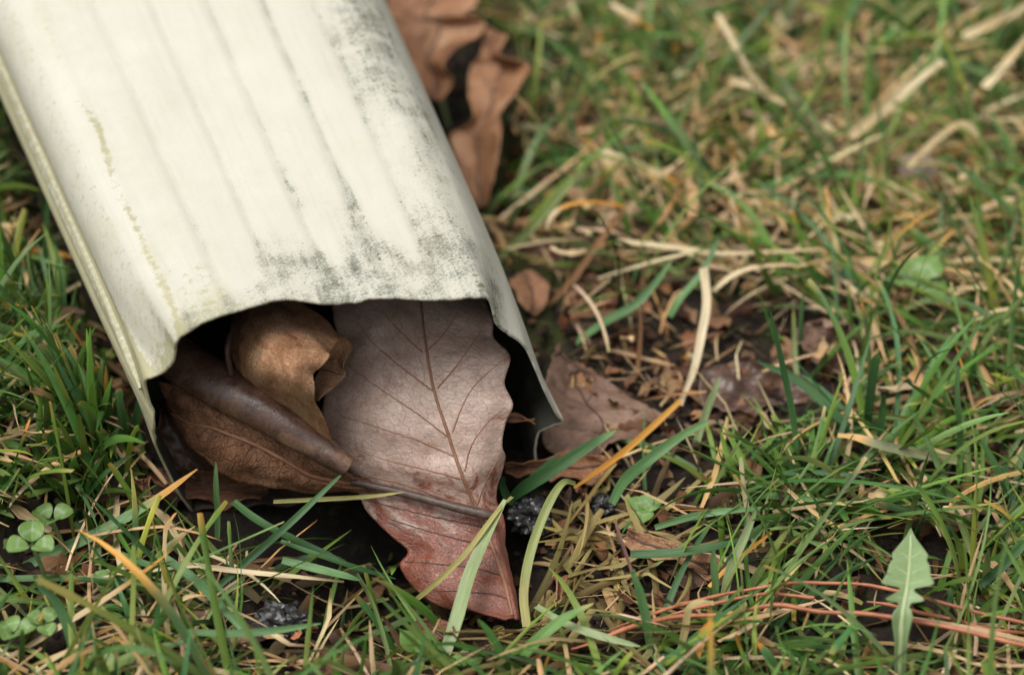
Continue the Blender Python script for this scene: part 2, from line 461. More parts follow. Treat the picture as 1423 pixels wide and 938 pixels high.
def axis_coords(lo, hi, step, far):
    c = np.arange(lo, hi, step); out = []
    s, v = step, hi
    while v < far: out.append(v); s *= 1.28; v += s
    out2 = []; s, v = step, lo - step
    while v > -far: out2.append(v); s *= 1.28; v -= s
    return np.array(out2[::-1] + list(c) + out)

gx = axis_coords(-0.20, 0.22, 0.0013, 90); gy = axis_coords(-0.18, 0.26, 0.0013, 90)
GX, GY = np.meshgrid(gx, gy)
GZ = gheight(GX, GY)
inner = (np.abs(GX) < 0.35) & (GY > -0.3) & (GY < 0.45)
idx = np.argwhere(inner)
nz = np.zeros(len(idx))
for q, (i, j) in enumerate(idx):
    nz[q] = mnoise.fractal((GX[i, j] * 110, GY[i, j] * 110, 0.3), 0.55, 2.1, 5)
GZ[inner] += nz * 0.0021
V = np.stack([GX, GY, GZ], -1).reshape(-1, 3)
mpx, mpy, _ = proj(V)
with np.errstate(all='ignore'):
    moss = np.exp(-((mpx - 740) / 75) ** 2 - ((mpy - 290) / 170) ** 2) + 0.25
    moss = np.nan_to_num(np.clip(moss, 0, 1), nan=0.25)
    wet_shade = np.nan_to_num(np.clip(1.3 * np.exp(-((mpx - 520) / 150) ** 2 - ((mpy - 740) / 90) ** 2) + 0.5 * np.exp(-((mpx - 770) / 120) ** 2 - ((mpy - 700) / 120) ** 2) + 0.4 * np.exp(-((mpx - 960) / 200) ** 2 - ((mpy - 510) / 100) ** 2) + 0.35, 0, 1))  # first term is painted shade in the hollow; bare-patch term is damp soil
ground = obj("ground", V, grid_faces(len(gy), len(gx)), M_SOIL, origin=(0, 0, 0), attrs={"moss": moss, "wet_shade": wet_shade})
ground["kind"] = "structure"

# ------------------------------------------------------------------ downspout
def sp_solve(px, py, w):
    d = ray(px, py)
    s = (w / 1000 - (CAM - S_O) @ S_W) / (d @ S_W)
    p = CAM + s * d - S_O
    return (p @ S_U) * 1000, w, (p @ S_F) * 1000

rim = [(268, 712, -62), (250, 688, -55), (228, 645, -45), (214, 612, -36), (214, 588, -30), (208, 560, -25), (202, 534, -19.5), (206, 527, -17.5),
       (222, 521, -16), (238, 508, -12), (244, 490, -8), (246, 474, -4), (262, 461, -1.6), (292, 444, -0.6), (330, 428, 0)]
rim += [(x, y, 0) for x, y in ((365, 419), (400, 414), (440, 417), (480, 417), (520, 413), (560, 411), (600, 413), (640, 414), (664, 412))]
rim += [(678, 414, -0.8), (684, 428, -4), (690, 450, -8.5), (706, 464, -13), (728, 480, -18), (744, 512, -25), (758, 545, -32), (774, 576, -40), (782, 586, -43),
        (766, 592, -45), (749, 601, -47.5), (744, 622, -52), (744, 645, -57), (740, 672, -62)]
RA = np.array([sp_solve(*r) for r in rim])                        # u, w, t of the torn end
RA[:, 2] += 0
# back profile (u, w): tidy section some way up the pipe
RB = RA[:, :2].copy()
RB[:, 0] = np.where(RB[:, 0] < 0, RB[:, 0] * 1.0, RB[:, 0])
RB[0:3] = [(-60, -62), (-65, -55), (-69.5, -45)]
RB[3:7] = [(-73, -36), (-75.0, -30), (-74.6, -25), (-73.0, -20.0)]
RB[7:14] = [(-73.9, -17.5), (-74.2, -14.0), (-73.6, -9.5), (-72.0, -5.5), (-69.6, -2.6), (-66, -1.0), (-60, -0.2)]
RB[24:36] = [(0.5, -0.9), (4, -3.0), (7, -7.0), (9.5, -12), (12.0, -18), (14.2, -25), (16.0, -32), (17.4, -40), (17.8, -43), (17.6, -46), (17.0, -49), (16.2, -53)]
RB[36:] = [(15.6, -57), (15, -62)]
NP_ = 300
A_ = catmull(RA, NP_); B_ = catmull(RB, NP_)
tpar = np.linspace(0, 1, NP_)
# dense distances behind the rim (mm)
dist = np.concatenate([np.linspace(0, 24, 34), np.linspace(24.8, 60, 40), np.linspace(61.5, 190, 66), np.linspace(196, 900, 50)])
ribs = np.array([-64.5, -55, -43.5, -32, -20.5, -9.5])
rows, dirt, alg, uvs, lines = [], [], [], [], []
arc = np.concatenate([[0], np.cumsum(np.hypot(np.diff(B_[:, 0]), np.diff(B_[:, 1])))])
top = np.clip(1 - np.abs(np.minimum(A_[:, 1], 0)) / 2.5, 0, 1)
def sm(x, a, b): 
    t = np.clip((x - a) / (b - a), 0, 1); return t * t * (3 - 2 * t)
rim_wob = np.array([mnoise.fractal((a * 0.35, 3.1, 0), 0.8, 2, 4) for a in arc]) * 0.35
for d in dist:
    k = math.exp(-(d / 16.0) ** 1.3)
    u = B_[:, 0] * (1 - k) + A_[:, 0] * k
    w = B_[:, 1] * (1 - k) + A_[:, 1] * k
    uc = u.copy()
    grow = 1 + 0.00115 * min(d, 150)
    u = np.where(u < 0, u * grow, u * (1 + 0.0003 * min(d, 150)))
    amp = 0.3 + 0.7 * sm(d, 0, 14)
    for rb in ribs:
        w = w - top * amp * (0.36 * np.exp(-((uc - rb) / 0.7) ** 2) - 0.07 * np.exp(-((uc - rb - 5.5) / 3.2) ** 2))
    w = w - 0.9 * np.exp(-d / 4.0) * top * (0.6 + 0.4 * np.sin(uc * 0.33))             # end pressed down a little
    w = w + 0.5 * np.sin(uc * 0.05 + d * 0.021) * top
    for wr_ in (-27, -35):
        u = u + (u < -60) * 0.45 * np.exp(-((B_[:, 1] - wr_) / 1.2) ** 2)
    t = A_[:, 2] + rim_wob * math.exp(-d / 3) - d
    rows.append(S_O + (u[:, None] * S_U + w[:, None] * S_W + t[:, None] * S_F) / 1000)
    # weathering, plus shade painted along the left seam
    groove = sum(np.exp(-((uc - rb - 0.4) / 1.3) ** 2) * g for rb, g in zip(ribs, (0.35, 0.42, 0.55, 0.8, 1.2, 0.6)))
    acr = 0.22 + 0.9 * np.exp(-((uc + 28) / 15) ** 2) + 0.75 * np.exp(-((uc + 6) / 10) ** 2)
    wob = np.array([mnoise.noise((a * 0.11, d * 0.05, 5.0)) for a in arc])
    edge = math.exp(-(d / 24.0) ** 2) * acr * (0.85 + 1.3 * wob + 0.35 * groove)
    edge += 0.55 * math.exp(-(d / 5.0) ** 2) * (uc > -68) * (w > -3)
    sh = np.exp(-((uc - 2.5 + 0.03 * min(d, 150)) / 8.0) ** 2) * (0.55 + 0.75 * sm(d, 20, 90)) * (1 + 0.6 * wob)
    tp = (B_[:, 1] > -12) & (uc > -70)
    dd = np.where(tp, 0.10 + 0.16 * np.clip(wob, 0, 1) + edge + groove * (0.55 + 0.5 * wob + 0.25 * math.exp(-d / 50)) + sh, 0.1 + 0.3 * (uc > 3))
    dirt.append(np.clip(dd, 0, 1.0))
    lines.append(np.clip(sum(np.exp(-((uc - rb - 0.3) / 0.55) ** 2) * g for rb, g in zip(ribs, (0.15, 0.22, 0.32, 0.45, 0.8, 0.3))), 0, 1) * top * (0.55 + 0.45 * sm(d, 0, 15)) + 0.9 * (uc < -50) * np.exp(-((B_[:, 1] + 18.3) / 0.9) ** 2))  # dirt in the rib grooves; last term is the seam groove's painted shadow line
    wl = B_[:, 1]; left = uc < -50
    cr = np.exp(-((uc + 66.5 - 2.2 * wob) / 1.0) ** 2) * left * (wl > -10) * (0.42 + 0.7 * wob) * (0.4 + 0.8 * math.exp(-((d - 30) / 45) ** 2))
    low = left * sm(-wl, 16, 21) * (0.30 + 0.6 * sum(np.exp(-((wl - q_) / 1.6) ** 2) for q_ in (-21, -28, -36, -46))) * (0.9 + 0.5 * wob)
    seam = left * np.exp(-((wl + 17.5) / 1.5) ** 2) * 1.0
    corner = left * np.exp(-(d / 5.0) ** 2) * 0.36
    patch = 0.33 * np.exp(-((uc + 58) / 6) ** 2) * math.exp(-((d - 10) / 9) ** 2)
    wall = left * (wl < -3) * 0.32 + 0.2 * np.exp(-((uc + 62) / 9) ** 2)
    alg.append(np.clip(cr + low + seam + corner + patch + wall + 0.06, 0, 1.2))
    uvs.append(np.stack([arc, np.full(NP_, 0.0) + t], -1))
G = np.array(rows)
INNER = 1
spout = thing("downspout", "weathered white corrugated metal downspout with mildew stains and a torn open end", "downspout", S_O - np.array([0, 0, 0.062]))
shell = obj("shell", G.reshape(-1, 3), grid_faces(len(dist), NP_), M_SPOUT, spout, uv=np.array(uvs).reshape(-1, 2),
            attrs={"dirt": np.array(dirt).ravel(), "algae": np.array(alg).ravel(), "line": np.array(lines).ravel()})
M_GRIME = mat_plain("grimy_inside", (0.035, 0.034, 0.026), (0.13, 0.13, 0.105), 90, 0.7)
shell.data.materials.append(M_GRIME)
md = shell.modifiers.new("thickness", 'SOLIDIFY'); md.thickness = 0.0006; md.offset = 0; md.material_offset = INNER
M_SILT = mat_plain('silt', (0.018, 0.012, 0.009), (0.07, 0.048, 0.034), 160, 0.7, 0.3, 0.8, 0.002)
# floor of the pipe: same sheet folded under
fl = G[:, [0, -1]]
fg = np.stack([fl[:, 0] * (1 - s) + fl[:, 1] * s + np.array([0, 0, 0.0008 * math.sin(s * 40)]) for s in np.linspace(0.003, 0.997, 40)], 1)
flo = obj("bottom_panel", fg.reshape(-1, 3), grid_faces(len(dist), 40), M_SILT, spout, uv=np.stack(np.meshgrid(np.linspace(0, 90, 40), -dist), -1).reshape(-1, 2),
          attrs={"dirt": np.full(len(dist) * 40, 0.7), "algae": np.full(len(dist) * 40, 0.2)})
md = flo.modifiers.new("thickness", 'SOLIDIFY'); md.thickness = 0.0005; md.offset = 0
# folded seam running along the left wall
si = 6
sp_line = np.array([S_O + (np.array((RB[si, 0] * (1 - math.exp(-(d / 16) ** 1.3)) + RA[si, 0] * math.exp(-(d / 16) ** 1.3)) * (1 + 0.00115 * min(d, 150)) - 0.7) * S_U
                    + (RB[si, 1] - 3.0) * S_W + (RA[si, 2] - d) * S_F) / 1000 for d in dist[3:]])
tv, tf = tube(sp_line, 0.0013 * np.clip(dist[3:] / 14 + 0.12, 0, 1) * (1 + 0.12 * np.array([mnoise.noise((d_ * 0.2, 1.7, 0)) for d_ in dist[3:]])), 8)
seam_o = obj("seam", tv, tf, M_SPOUT, spout, uv=np.stack([np.tile(np.arange(8) * 0.6, len(sp_line)), -np.repeat(dist[3:], 8)], -1),
             attrs={"dirt": np.full(len(tv), 0.6), "algae": np.full(len(tv), 0.72), "line": np.full(len(tv), 0.0)})

def in_spout(P, marg=0.0):
    q = (P - S_O) * 1000
    u, w, t = q @ S_U, q @ S_W, q @ S_F
    k = 1 + 0.00115 * np.clip(-t, 0, 150)
    lo = np.interp(w, [-62, -45, -36, -20, 0], [-61, -71, -75, -75, -75]) * k - marg
    hi = 19.0 + marg
    return (t < 4 + marg) & (u > lo) & (u < hi) & (w < 1.0 + marg)

# ------------------------------------------------------------------ dead leaves
def leaf_uv(G):
    du = np.linalg.norm(np.diff(G, axis=1), axis=2).mean(0); dv = np.linalg.norm(np.diff(G, axis=0), axis=2).mean(1)
    u = np.concatenate([[0], np.cumsum(du)]) * 100; v = np.concatenate([[0], np.cumsum(dv)]) * 100
    U_, V_ = np.meshgrid(u, v); return np.stack([U_, V_], -1).reshape(-1, 2)

def crinkle(G, amp, scale, seed, edge=0.0):
    n = grid_normals(G); s = G.shape
    f = vnoise(G.reshape(-1, 3), scale, seed, 3).reshape(s[:2])
    e = np.abs(np.linspace(-1, 1, s[1]))[None, :] ** 3
    return G + n * (f * (amp + edge * e))[..., None]

def sample(G, a, b):
    """bilinear in grid, a along rows 0..1, b across 0..1"""
    nr, nc = G.shape[:2]
    x = np.clip(np.asarray(a) * (nr - 1), 0, nr - 1.001); y = np.clip(np.asarray(b) * (nc - 1), 0, nc - 1.001)
    i = x.astype(int); j = y.astype(int); f = (x - i)[:, None]; g = (y - j)[:, None]
    return (G[i, j] * (1 - f) + G[i + 1, j] * f) * (1 - g) + (G[i, j + 1] * (1 - f) + G[i + 1, j + 1] * f) * g

def toward_cam(G):
    n = grid_normals(G)
    v = CAM - G
    return n * np.sign((n * v).sum(-1, keepdims=True))

def add_vein(name, G, N, a, b, r0, r1, mat, parent, lift=0.0001, n=22):
    A = catmull(np.stack([a, b], -1), n)
    P = sample(G, A[:, 0], A[:, 1]) + sample(N, A[:, 0], A[:, 1]) * lift
    tv, tf = tube(P, np.linspace(r0, r1, n), 6)
    return obj(name, tv, tf, mat, parent)

def make_leaf(name, label, rows, mat, nr=46, nc=30, amp=0.0012, scale=120, seed=1.0, edge=0.001, veins=5, vmat=None, mid=0.5, vr=0.00022, red=None, group=None, thick=0.00025, mid_a=(0.0, 1.0), vslant=0.16):
    G = crinkle(loft(rows, nr, nc), amp, scale, seed, edge)
    if mid is not None:                       # a soft fold along the midrib
        bb = np.linspace(0, 1, nc)
        G = G + toward_cam(G) * (0.0006 * (np.abs(bb - mid) * 2) - 0.0003)[None, :, None]
    base = np.array([G[..., 0].mean(), G[..., 1].mean(), G[..., 2].min()])
    t = thing(name, label, "leaf", base, group)
    kw = {}
    if red is not None:
        kw["attrs"] = {"red": red(G)}
    blade = obj("blade", G.reshape(-1, 3), grid_faces(nr, nc), mat, t, solid=thick, uv=leaf_uv(G), **kw)
    if mid is not None:
        N = toward_cam(G)
        vm = vmat or M_VEIN
        add_vein("midrib", G, N, np.linspace(mid_a[0], mid_a[1], 6), np.full(6, mid), vr * 1.2, vr * 2.0, vm, t)
        for k in range(veins):
            a0 = 0.14 + 0.8 * k / max(veins - 1, 1)
            for side in (-1, 1):
                aa = a0 + random.uniform(-0.02, 0.02)
                bm = mid if side < 0 else 1 - mid
                add_vein("vein", G, N, [aa, aa - vslant * 0.35, aa - vslant * 0.75, aa - vslant], [mid, mid + side * bm * 0.33, mid + side * bm * 0.66, mid + side * bm * 0.95], vr, vr * 0.4, vm, t)
    return t, G

# 1 - large scalloped leaf filling the outlet and sliding out over the soil
L1 = [  # left margin, midrib, right margin, heights
    ((455, 350), (578, 345), (655, 350), (40, 43, 40)),
    ((462, 425), (585, 420), (683, 438), (38, 41, 40)),
    ((472, 470), (592, 474), (686, 470), (34, 37, 37)),
    ((474, 490), (595, 495), (709, 495), (32, 35, 36)),
    ((470, 515), (603, 538), (701, 532), (29, 31, 32)),
    ((452, 556), (612, 570), (713, 562), (25, 28, 30)),
    ((447, 585), (622, 600), (702, 592), (22, 25, 26)),
    ((462, 620), (632, 630), (698, 620), (18, 21, 22)),
    ((474, 645), (642, 660), (702, 636), (15, 18, 19)),
    ((490, 664), (651, 684), (694, 664), (12, 14, 15)),
    ((499, 692), (661, 706), (690, 692), (8, 11, 11)),
    ((513, 716), (670, 727), (695, 715), (6, 9, 8)),
    ((545, 744), (680, 748), (701, 742), (4, 7, 6)),
    ((566, 766), (690, 772), (707, 772), (2, 5.5, 4)),
    ((555, 786), (697, 796), (712, 800), (0, 4, 3)),
    ((575, 815), (704, 822), (716, 830), (-2, 3, 2)),
    ((622, 846), (710, 845), (719, 850), (-3, 1.5, 1.5)),
    ((700, 861), (715, 860), (721, 862), (0, 0.6, 0.6)),
]
R1 = []
for lf, md_, rt, (za, zb, zc) in L1:
    lf, md_, rt = map(np.array, (lf, md_, rt))
    R1.append([(*lf, za), (*(lf * 0.66 + md_ * 0.34), za * 0.6 + zb * 0.4 + 1.0), (*(lf * 0.3 + md_ * 0.7), za * 0.25 + zb * 0.75 + 0.6), (*md_, zb),
               (*(md_ * 0.5 + rt * 0.5), (zb + zc) / 2 + 0.7), (*rt, zc)])
nr, nc = 150, 70
G1 = crinkle(loft(R1, nr, nc), 0.0007, 90, 3.0, 0.0004)
b1 = G1.reshape(-1, 3)
px1, py1, _ = proj(b1)
red1 = 0.2 + sm(py1, 600, 800) * 0.75 + 0.1 * sm(px1, 640, 720)
leaf1 = thing("oak_leaf", "large scalloped pinkish brown oak leaf lying out of the downspout mouth, its base reddish", "leaf", [b1[:, 0].mean(), b1[:, 1].mean(), b1[:, 2].min()])
obj("blade", b1, grid_faces(nr, nc), M_MAIN, leaf1, solid=0.0003, uv=leaf_uv(G1), attrs={"red": red1})
N1 = toward_cam(G1)
gp1 = np.stack([px1, py1], -1)
def vein_on(name, pts, r0, r1, parent, mat=M_VEIN, n=40, lift=0.00008):
    """a vein lying on the big leaf, following points read off the photograph"""
    C = catmull(np.array(pts, float), n)
    P = []
    for c_ in C:
        d2 = ((gp1 - c_) ** 2).sum(1); ix = np.argpartition(d2, 6)[:6]; w_ = 1 / (d2[ix] + 0.5)
        P.append((b1[ix] * w_[:, None]).sum(0) / w_.sum() + N1.reshape(-1, 3)[ix[0]] * lift)
    tv, tf = tube(np.array(P), np.linspace(r0, r1, n), 6)
    return obj(name, tv, tf, mat, parent)
vein_on("midrib", [(582, 395), (585, 420), (591, 470), (603, 540), (622, 600), (642, 660), (661, 704), (680, 748), (697, 796), (713, 855)], 0.00026, 0.00062, leaf1, n=90)
for pts in ([(587, 489), (565, 470), (531, 433)], [(603, 545), (560, 512), (520, 478), (492, 442)], [(621, 606), (570, 568), (520, 535), (482, 506)],
            [(633, 635), (580, 612), (520, 592), (472, 577)], [(640, 665), (590, 652), (540, 640), (490, 622)], [(662, 706), (610, 690), (560, 672), (492, 658)],
            [(672, 732), (620, 722), (560, 708), (508, 694)], [(684, 762), (640, 750), (585, 735), (545, 722)], [(697, 800), (660, 790), (610, 784), (562, 781)], [(706, 832), (680, 825), (640, 822), (600, 820)],
            [(591, 489), (612, 470), (637, 435)], [(608, 540), (632, 512), (652, 485), (669, 459)], [(629, 600), (645, 560), (665, 530), (703, 497)], [(646, 655), (655, 620), (675, 590), (706, 562)], [(662, 705), (672, 675), (690, 640)]):
    vein_on("vein", pts, 0.00025, 0.0001, leaf1, M_VEIN_D if pts[0][1] > 715 else M_VEIN, lift=0.00016 if pts[0][1] > 700 else 0.00008)

# 2 - tan curled leaf
Rc = [[(338, 405, 34), (318, 465, 33), (322, 512, 31), (345, 545, 25)],
      [(352, 400, 42), (335, 462, 44), (340, 515, 40), (372, 570, 22)],
      [(382, 402, 46), (368, 470, 50), (374, 525, 45), (402, 592, 21)],
      [(425, 425, 46), (405, 482, 51.5), (404, 535, 47), (436, 612, 20.5)],
      [(452, 446, 45), (436, 490, 50), (420, 540, 46), (456, 628, 20)],
      [(471, 469, 43), (456, 497, 48), (434, 545, 44), (482, 644, 18)]]
GC = crinkle(loft(Rc, 60, 60), 0.0005, 110, 8.0)
GC = GC + toward_cam(GC) * (np.sin(np.linspace(0, 1, 60) * 22)[None, :] * np.linspace(0, 1, 60)[:, None] ** 6 * 0.0011)[..., None]
bc = GC.reshape(-1, 3)
leaf2 = thing("curled_leaf", "tan brown leaf curled into a barrel just inside the downspout mouth", "leaf", [bc[:, 0].mean(), bc[:, 1].mean(), bc[:, 2].min()])
obj("blade", bc, grid_faces(60, 60), M_TAN, leaf2, solid=0.0003, uv=leaf_uv(GC))
Ri = [[(471, 468, 42.5), (452, 498, 36), (438, 530, 33), (432, 556, 31)],
      [(482, 470, 40), (468, 498, 36), (455, 530, 34), (442, 556, 32)],
      [(491, 483, 37), (478, 506, 36), (479, 524, 34), (447, 553, 32)]]
GI = crinkle(loft(Ri, 26, 30), 0.0007, 150, 2.0)
inn = obj("inner_blade", GI.reshape(-1, 3), grid_faces(26, 30), M_TAN, leaf2, solid=0.0003, uv=leaf_uv(GI) + 3.0)
add_vein("vein", GI, toward_cam(GI), [0.05, 0.5, 0.95], [0.5, 0.52, 0.6], 0.00025, 0.0001, M_VEIN_D, inn)
# its stalk inside the pipe
P = catmull(at(np.array([340, 322, 316, 322]), np.array([440, 462, 490, 520]), np.array([45, 46, 44, 38.0])), 24)
tv, tf = tube(P, 0.0007, 7); obj("stalk", tv, tf, M_VEIN_D, leaf2)

# 3 - dark rolled leaf
cl = catmull([(225, 482, 35), (262, 508, 34.5), (310, 539, 33), (365, 571, 30.5), (420, 605, 27), (462, 634, 24), (486, 649, 22)], 60)
PC = at(cl[:, 0], cl[:, 1], cl[:, 2])
T = np.gradient(PC, axis=0); T /= np.linalg.norm(T, axis=1, keepdims=True)
Aa = np.cross(T, [0, 0, 1]); Aa /= np.linalg.norm(Aa, axis=1, keepdims=True); Bb = np.cross(Aa, T)
rad = np.interp(np.linspace(0, 1, 60), [0, 0.3, 0.6, 0.9, 1], [0.0058, 0.0053, 0.0042, 0.0026, 0.0024])
th = np.linspace(-0.4, 2 * math.pi * 1.35, 56)
sp = 1 - 0.22 * (th - th[0]) / (th[-1] - th[0])
GR = PC[:, None] + (rad[:, None] * sp[None, :])[..., None] * (np.cos(th)[None, :, None] * Aa[:, None] + np.sin(th)[None, :, None] * Bb[:, None])
GR = crinkle(GR, 0.0003, 100, 4.0)
base = GR.reshape(-1, 3)
leaf3 = thing("rolled_leaf", "dark glossy brown leaf rolled into a narrow tube in the downspout mouth", "leaf", [base[:, 0].mean(), base[:, 1].mean(), base[:, 2].min()])
ob3 = obj("blade", base, grid_faces(60, 56), M_DARK, leaf3, solid=0.0003, uv=leaf_uv(GR))
add_vein("vein", GR, grid_normals(GR), [0.1, 0.5, 0.98], [0.42, 0.40, 0.38], 0.0003, 0.0001, M_VEIN_D, leaf3)

# 4 - brown leaf with its stalk crossing the big leaf
up4 = [(219, 529), (256, 538), (300, 552), (350, 574), (410, 610), (455, 640), (488, 657), (515, 667)]
mi4 = [(238, 572), (262, 588), (302, 597), (350, 616), (400, 642), (440, 662), (482, 671), (515, 674)]
lo4 = [(236, 575), (256, 606), (288, 640), (325, 668), (385, 678), (440, 684), (488, 684), (515, 681)]
z4u = [30, 31, 30, 27.5, 23.5, 19.5, 16, 12.5]; z4m = [24, 24, 25, 23, 19, 15, 13, 12]; z4l = [23, 19, 16, 12, 10.5, 10, 10.5, 11.5]
R4 = [[(*u, a), (*((np.array(u) + m_) / 2), (a + b) / 2 + 0.9), (*m_, b), (*((np.array(m_) + d_) / 2), (b + c) / 2 + 0.9), (*d_, c)]
      for u, m_, d_, a, b, c in zip(up4, mi4, lo4, z4u, z4m, z4l)]
G4 = crinkle(loft(R4, 80, 40), 0.0008, 120, 6.0, 0.0003)
b4 = G4.reshape(-1, 3)
leaf4 = thing("pointed_leaf", "brown folded leaf low in the downspout mouth, its long stalk crossing the scalloped leaf", "leaf", [b4[:, 0].mean(), b4[:, 1].mean(), b4[:, 2].min()])
obj("blade", b4, grid_faces(80, 40), M_BROWN, leaf4, solid=0.0003, uv=leaf_uv(G4))
N4 = toward_cam(G4)
add_vein("midrib", G4, N4, np.linspace(0.02, 1, 8), np.full(8, 0.5), 0.00025, 0.0007, M_VEIN, leaf4, 0.0001, 60)
for a0, a1, s in ((0.25, 0.12, 0), (0.42, 0.28, 0), (0.6, 0.46, 0), (0.25, 0.08, 1), (0.42, 0.25, 1), (0.6, 0.42, 1), (0.78, 0.6, 1)):
    add_vein("vein", G4, N4, [a0, a0 * .6 + a1 * .4, a1], [0.5, 0.5 + (0.22 if s else -0.22), 0.97 if s else 0.03], 0.00018, 0.00008, M_VEIN_D, leaf4, 0.00002)
Pst = catmull(at(np.array([488, 520, 560, 605, 650, 690]), np.array([669, 676, 685, 697, 709, 718]), np.array([13.4, 12.8, 13.0, 13.4, 12.8, 12.0])), 50)
tv, tf = tube(Pst, np.interp(np.linspace(0, 1, 50), [0, 0.15, 0.6, 0.93, 1], [0.0007, 0.0009, 0.00105, 0.0012, 0.0009]), 9)
obj("stalk", tv, tf, M_STEM, leaf4)

# 5.. other leaves around the pipe
def simple_leaf(name, label, pts, mat, zs, seed, amp=0.0016, veins=4, vmat=None, mid=0.5, edge=0.0016, curl=2.0, thick=0.0003, vslant=0.16):
    """pts: rows (left, right) along the leaf; zs: heights (left, right) mm"""
    rows = []
    for (l_, r_), (zl, zr) in zip(pts, zs):
        l_, r_ = np.array(l_, float), np.array(r_, float)
        rows.append([(*l_, zl), (*(l_ * .75 + r_ * .25), zl * .75 + zr * .25 - curl * .7), (*((l_ + r_) / 2), (zl + zr) / 2 - curl),
                     (*(l_ * .25 + r_ * .75), zl * .25 + zr * .75 - curl * .7), (*r_, zr)])
    return make_leaf(name, label, rows, mat, amp=amp, seed=seed, veins=veins, vmat=vmat or M_VEIN_D, mid=mid, edge=edge, thick=thick, vslant=vslant)

simple_leaf("broken_leaf", "mottled purplish brown leaf on bare soil right of the downspout's torn corner",
            [((772, 478), (778, 480)), ((764, 500), (800, 500)), ((755, 535), (846, 531)), ((750, 570), (890, 560)), ((752, 600), (925, 578)), ((765, 622), (900, 598)), ((790, 640), (860, 615)), ((815, 645), (835, 632))],
            M_PURPLE, [(9, 8), (8, 7), (7, 6), (6, 5), (5, 4), (4, 4), (3, 3), (3, 3)], 11.0)
simple_leaf("narrow_leaf", "narrow tan leaf tucked under grass just below the downspout's right corner",
            [((700, 648), (703, 650)), ((735, 640), (740, 657)), ((775, 632), (785, 664)), ((815, 630), (826, 667)), ((850, 636), (852, 655))],
            M_RUST, [(6, 6), (7, 5), (7, 4), (6, 3), (4, 3)], 12.0, veins=3, curl=1.0)
simple_leaf("oak_leaf", "brown lobed leaf leaning against the downspout at the top edge of the picture",
            [((520, -40), (640, -45)), ((535, -10), (668, 0)), ((540, 20), (640, 22)), ((550, 42), (676, 36)), ((562, 75), (622, 84)), ((578, 105), (628, 112)), ((598, 138), (612, 142))],
            M_RUST, [(34, 36), (32, 34), (30, 32), (27, 30), (22, 25), (18, 20), (14, 15)], 13.0, curl=2, amp=0.0008, edge=0.0006)
simple_leaf("oak_leaf", "upright orange brown lobed leaf standing beside the downspout, right of the lobed leaf",
            [((676, 38), (706, 50)), ((668, 75), (694, 78)), ((655, 95), (738, 90)), ((650, 130), (722, 122)), ((656, 165), (700, 150)), ((628, 185), (698, 185)), ((632, 215), (696, 215)), ((645, 255), (686, 250)), ((663, 288), (672, 290))],
            M_RUST, [(26, 30), (24, 28), (20, 28), (18, 24), (15, 20), (10, 18), (7, 14), (4, 10), (2, 4)], 14.0, curl=2, amp=0.0006, edge=0.0005)
simple_leaf("leaf_scrap", "small orange leaf scrap on moss between downspout and grass",
            [((712, 385), (740, 378)), ((715, 405), (762, 395)), ((722, 425), (758, 420)), ((735, 438), (745, 438))], M_RUST, [(9, 8), (9, 8), (8, 7), (6, 5)], 15.0, veins=2, curl=1)
simple_leaf("leaf_scrap", "tiny orange leaf scrap poking out between scalloped leaf and downspout wall",
            [((704, 578), (706, 584)), ((715, 574), (716, 586)), ((728, 579), (730, 587)), ((742, 584), (743, 587))], M_RUST, [(20, 19), (20, 19), (19, 18), (18, 18)], 16.0, veins=1, curl=0.4, amp=0.0005)
simple_leaf("dark_leaf", "very dark reddish leaf wedged under the pointed leaf at the mouth's left corner",
            [((215, 560), (232, 552)), ((222, 600), (256, 590)), ((236, 640), (292, 630)), ((262, 668), (330, 662))], M_DARK, [(20, 22), (16, 19), (10, 13), (5, 7)], 17.0, veins=2, curl=2)
simple_leaf("dark_leaf", "dark brown leaf flat on soil beneath the pointed leaf",
            [((208, 655), (232, 648)), ((212, 680), (270, 652)), ((240, 690), (330, 662)), ((300, 695), (372, 668)), ((360, 690), (385, 678))], M_BROWN, [(5, 6), (4, 7), (4, 7), (3, 6), (3, 4)], 18.0, veins=2)
simple_leaf("leaf_scrap", "small reddish brown leaf piece in grass below the mouth's left corner",
            [((188, 668), (208, 664)), ((186, 690), (214, 684)), ((182, 712), (216, 712)), ((186, 735), (206, 740))], M_RUST, [(12, 13), (9, 10), (6, 7), (3, 4)], 19.0, veins=1, curl=0.8)
simple_leaf("leaf_scrap", "two-toned tan leaf piece lying in litter right of the scalloped leaf's base",
            [((864, 742), (872, 736)), ((880, 768), (905, 742)), ((920, 782), (945, 756)), ((960, 798), (985, 772)), ((985, 805), (1004, 788))], M_TAN, [(6, 7), (5, 7), (5, 6), (4, 6), (4, 5)], 20.0, veins=3, curl=0.8)
simple_leaf("leaf_scrap", "brown leaf piece half under the two-toned leaf piece",
            [((930, 785), (950, 778)), ((935, 805), (975, 795)), ((950, 820), (985, 812))], M_PURPLE, [(3, 3), (3, 3), (2, 2)], 21.0, veins=1, curl=0.5)
simple_leaf("crumpled_leaf", "crumpled reddish brown leaf in grass right of the tall straw stalk",
            [((1108, 455), (1150, 440)), ((1112, 485), (1180, 450)), ((1130, 505), (1200, 470)), ((1160, 515), (1198, 495))], M_PURPLE, [(8, 14), (6, 13), (5, 10), (4, 6)], 22.0, curl=2, amp=0.003)
simple_leaf("dark_leaf", "dark purplish rotten leaf pressed into bare soil right of centre",
            [((975, 515), (1030, 495)), ((970, 545), (1080, 510)), ((1000, 568), (1130, 530)), ((1050, 575), (1140, 552))], M_DARK, [(3, 5), (3, 5), (3, 4), (2, 3)], 23.0, amp=0.003)
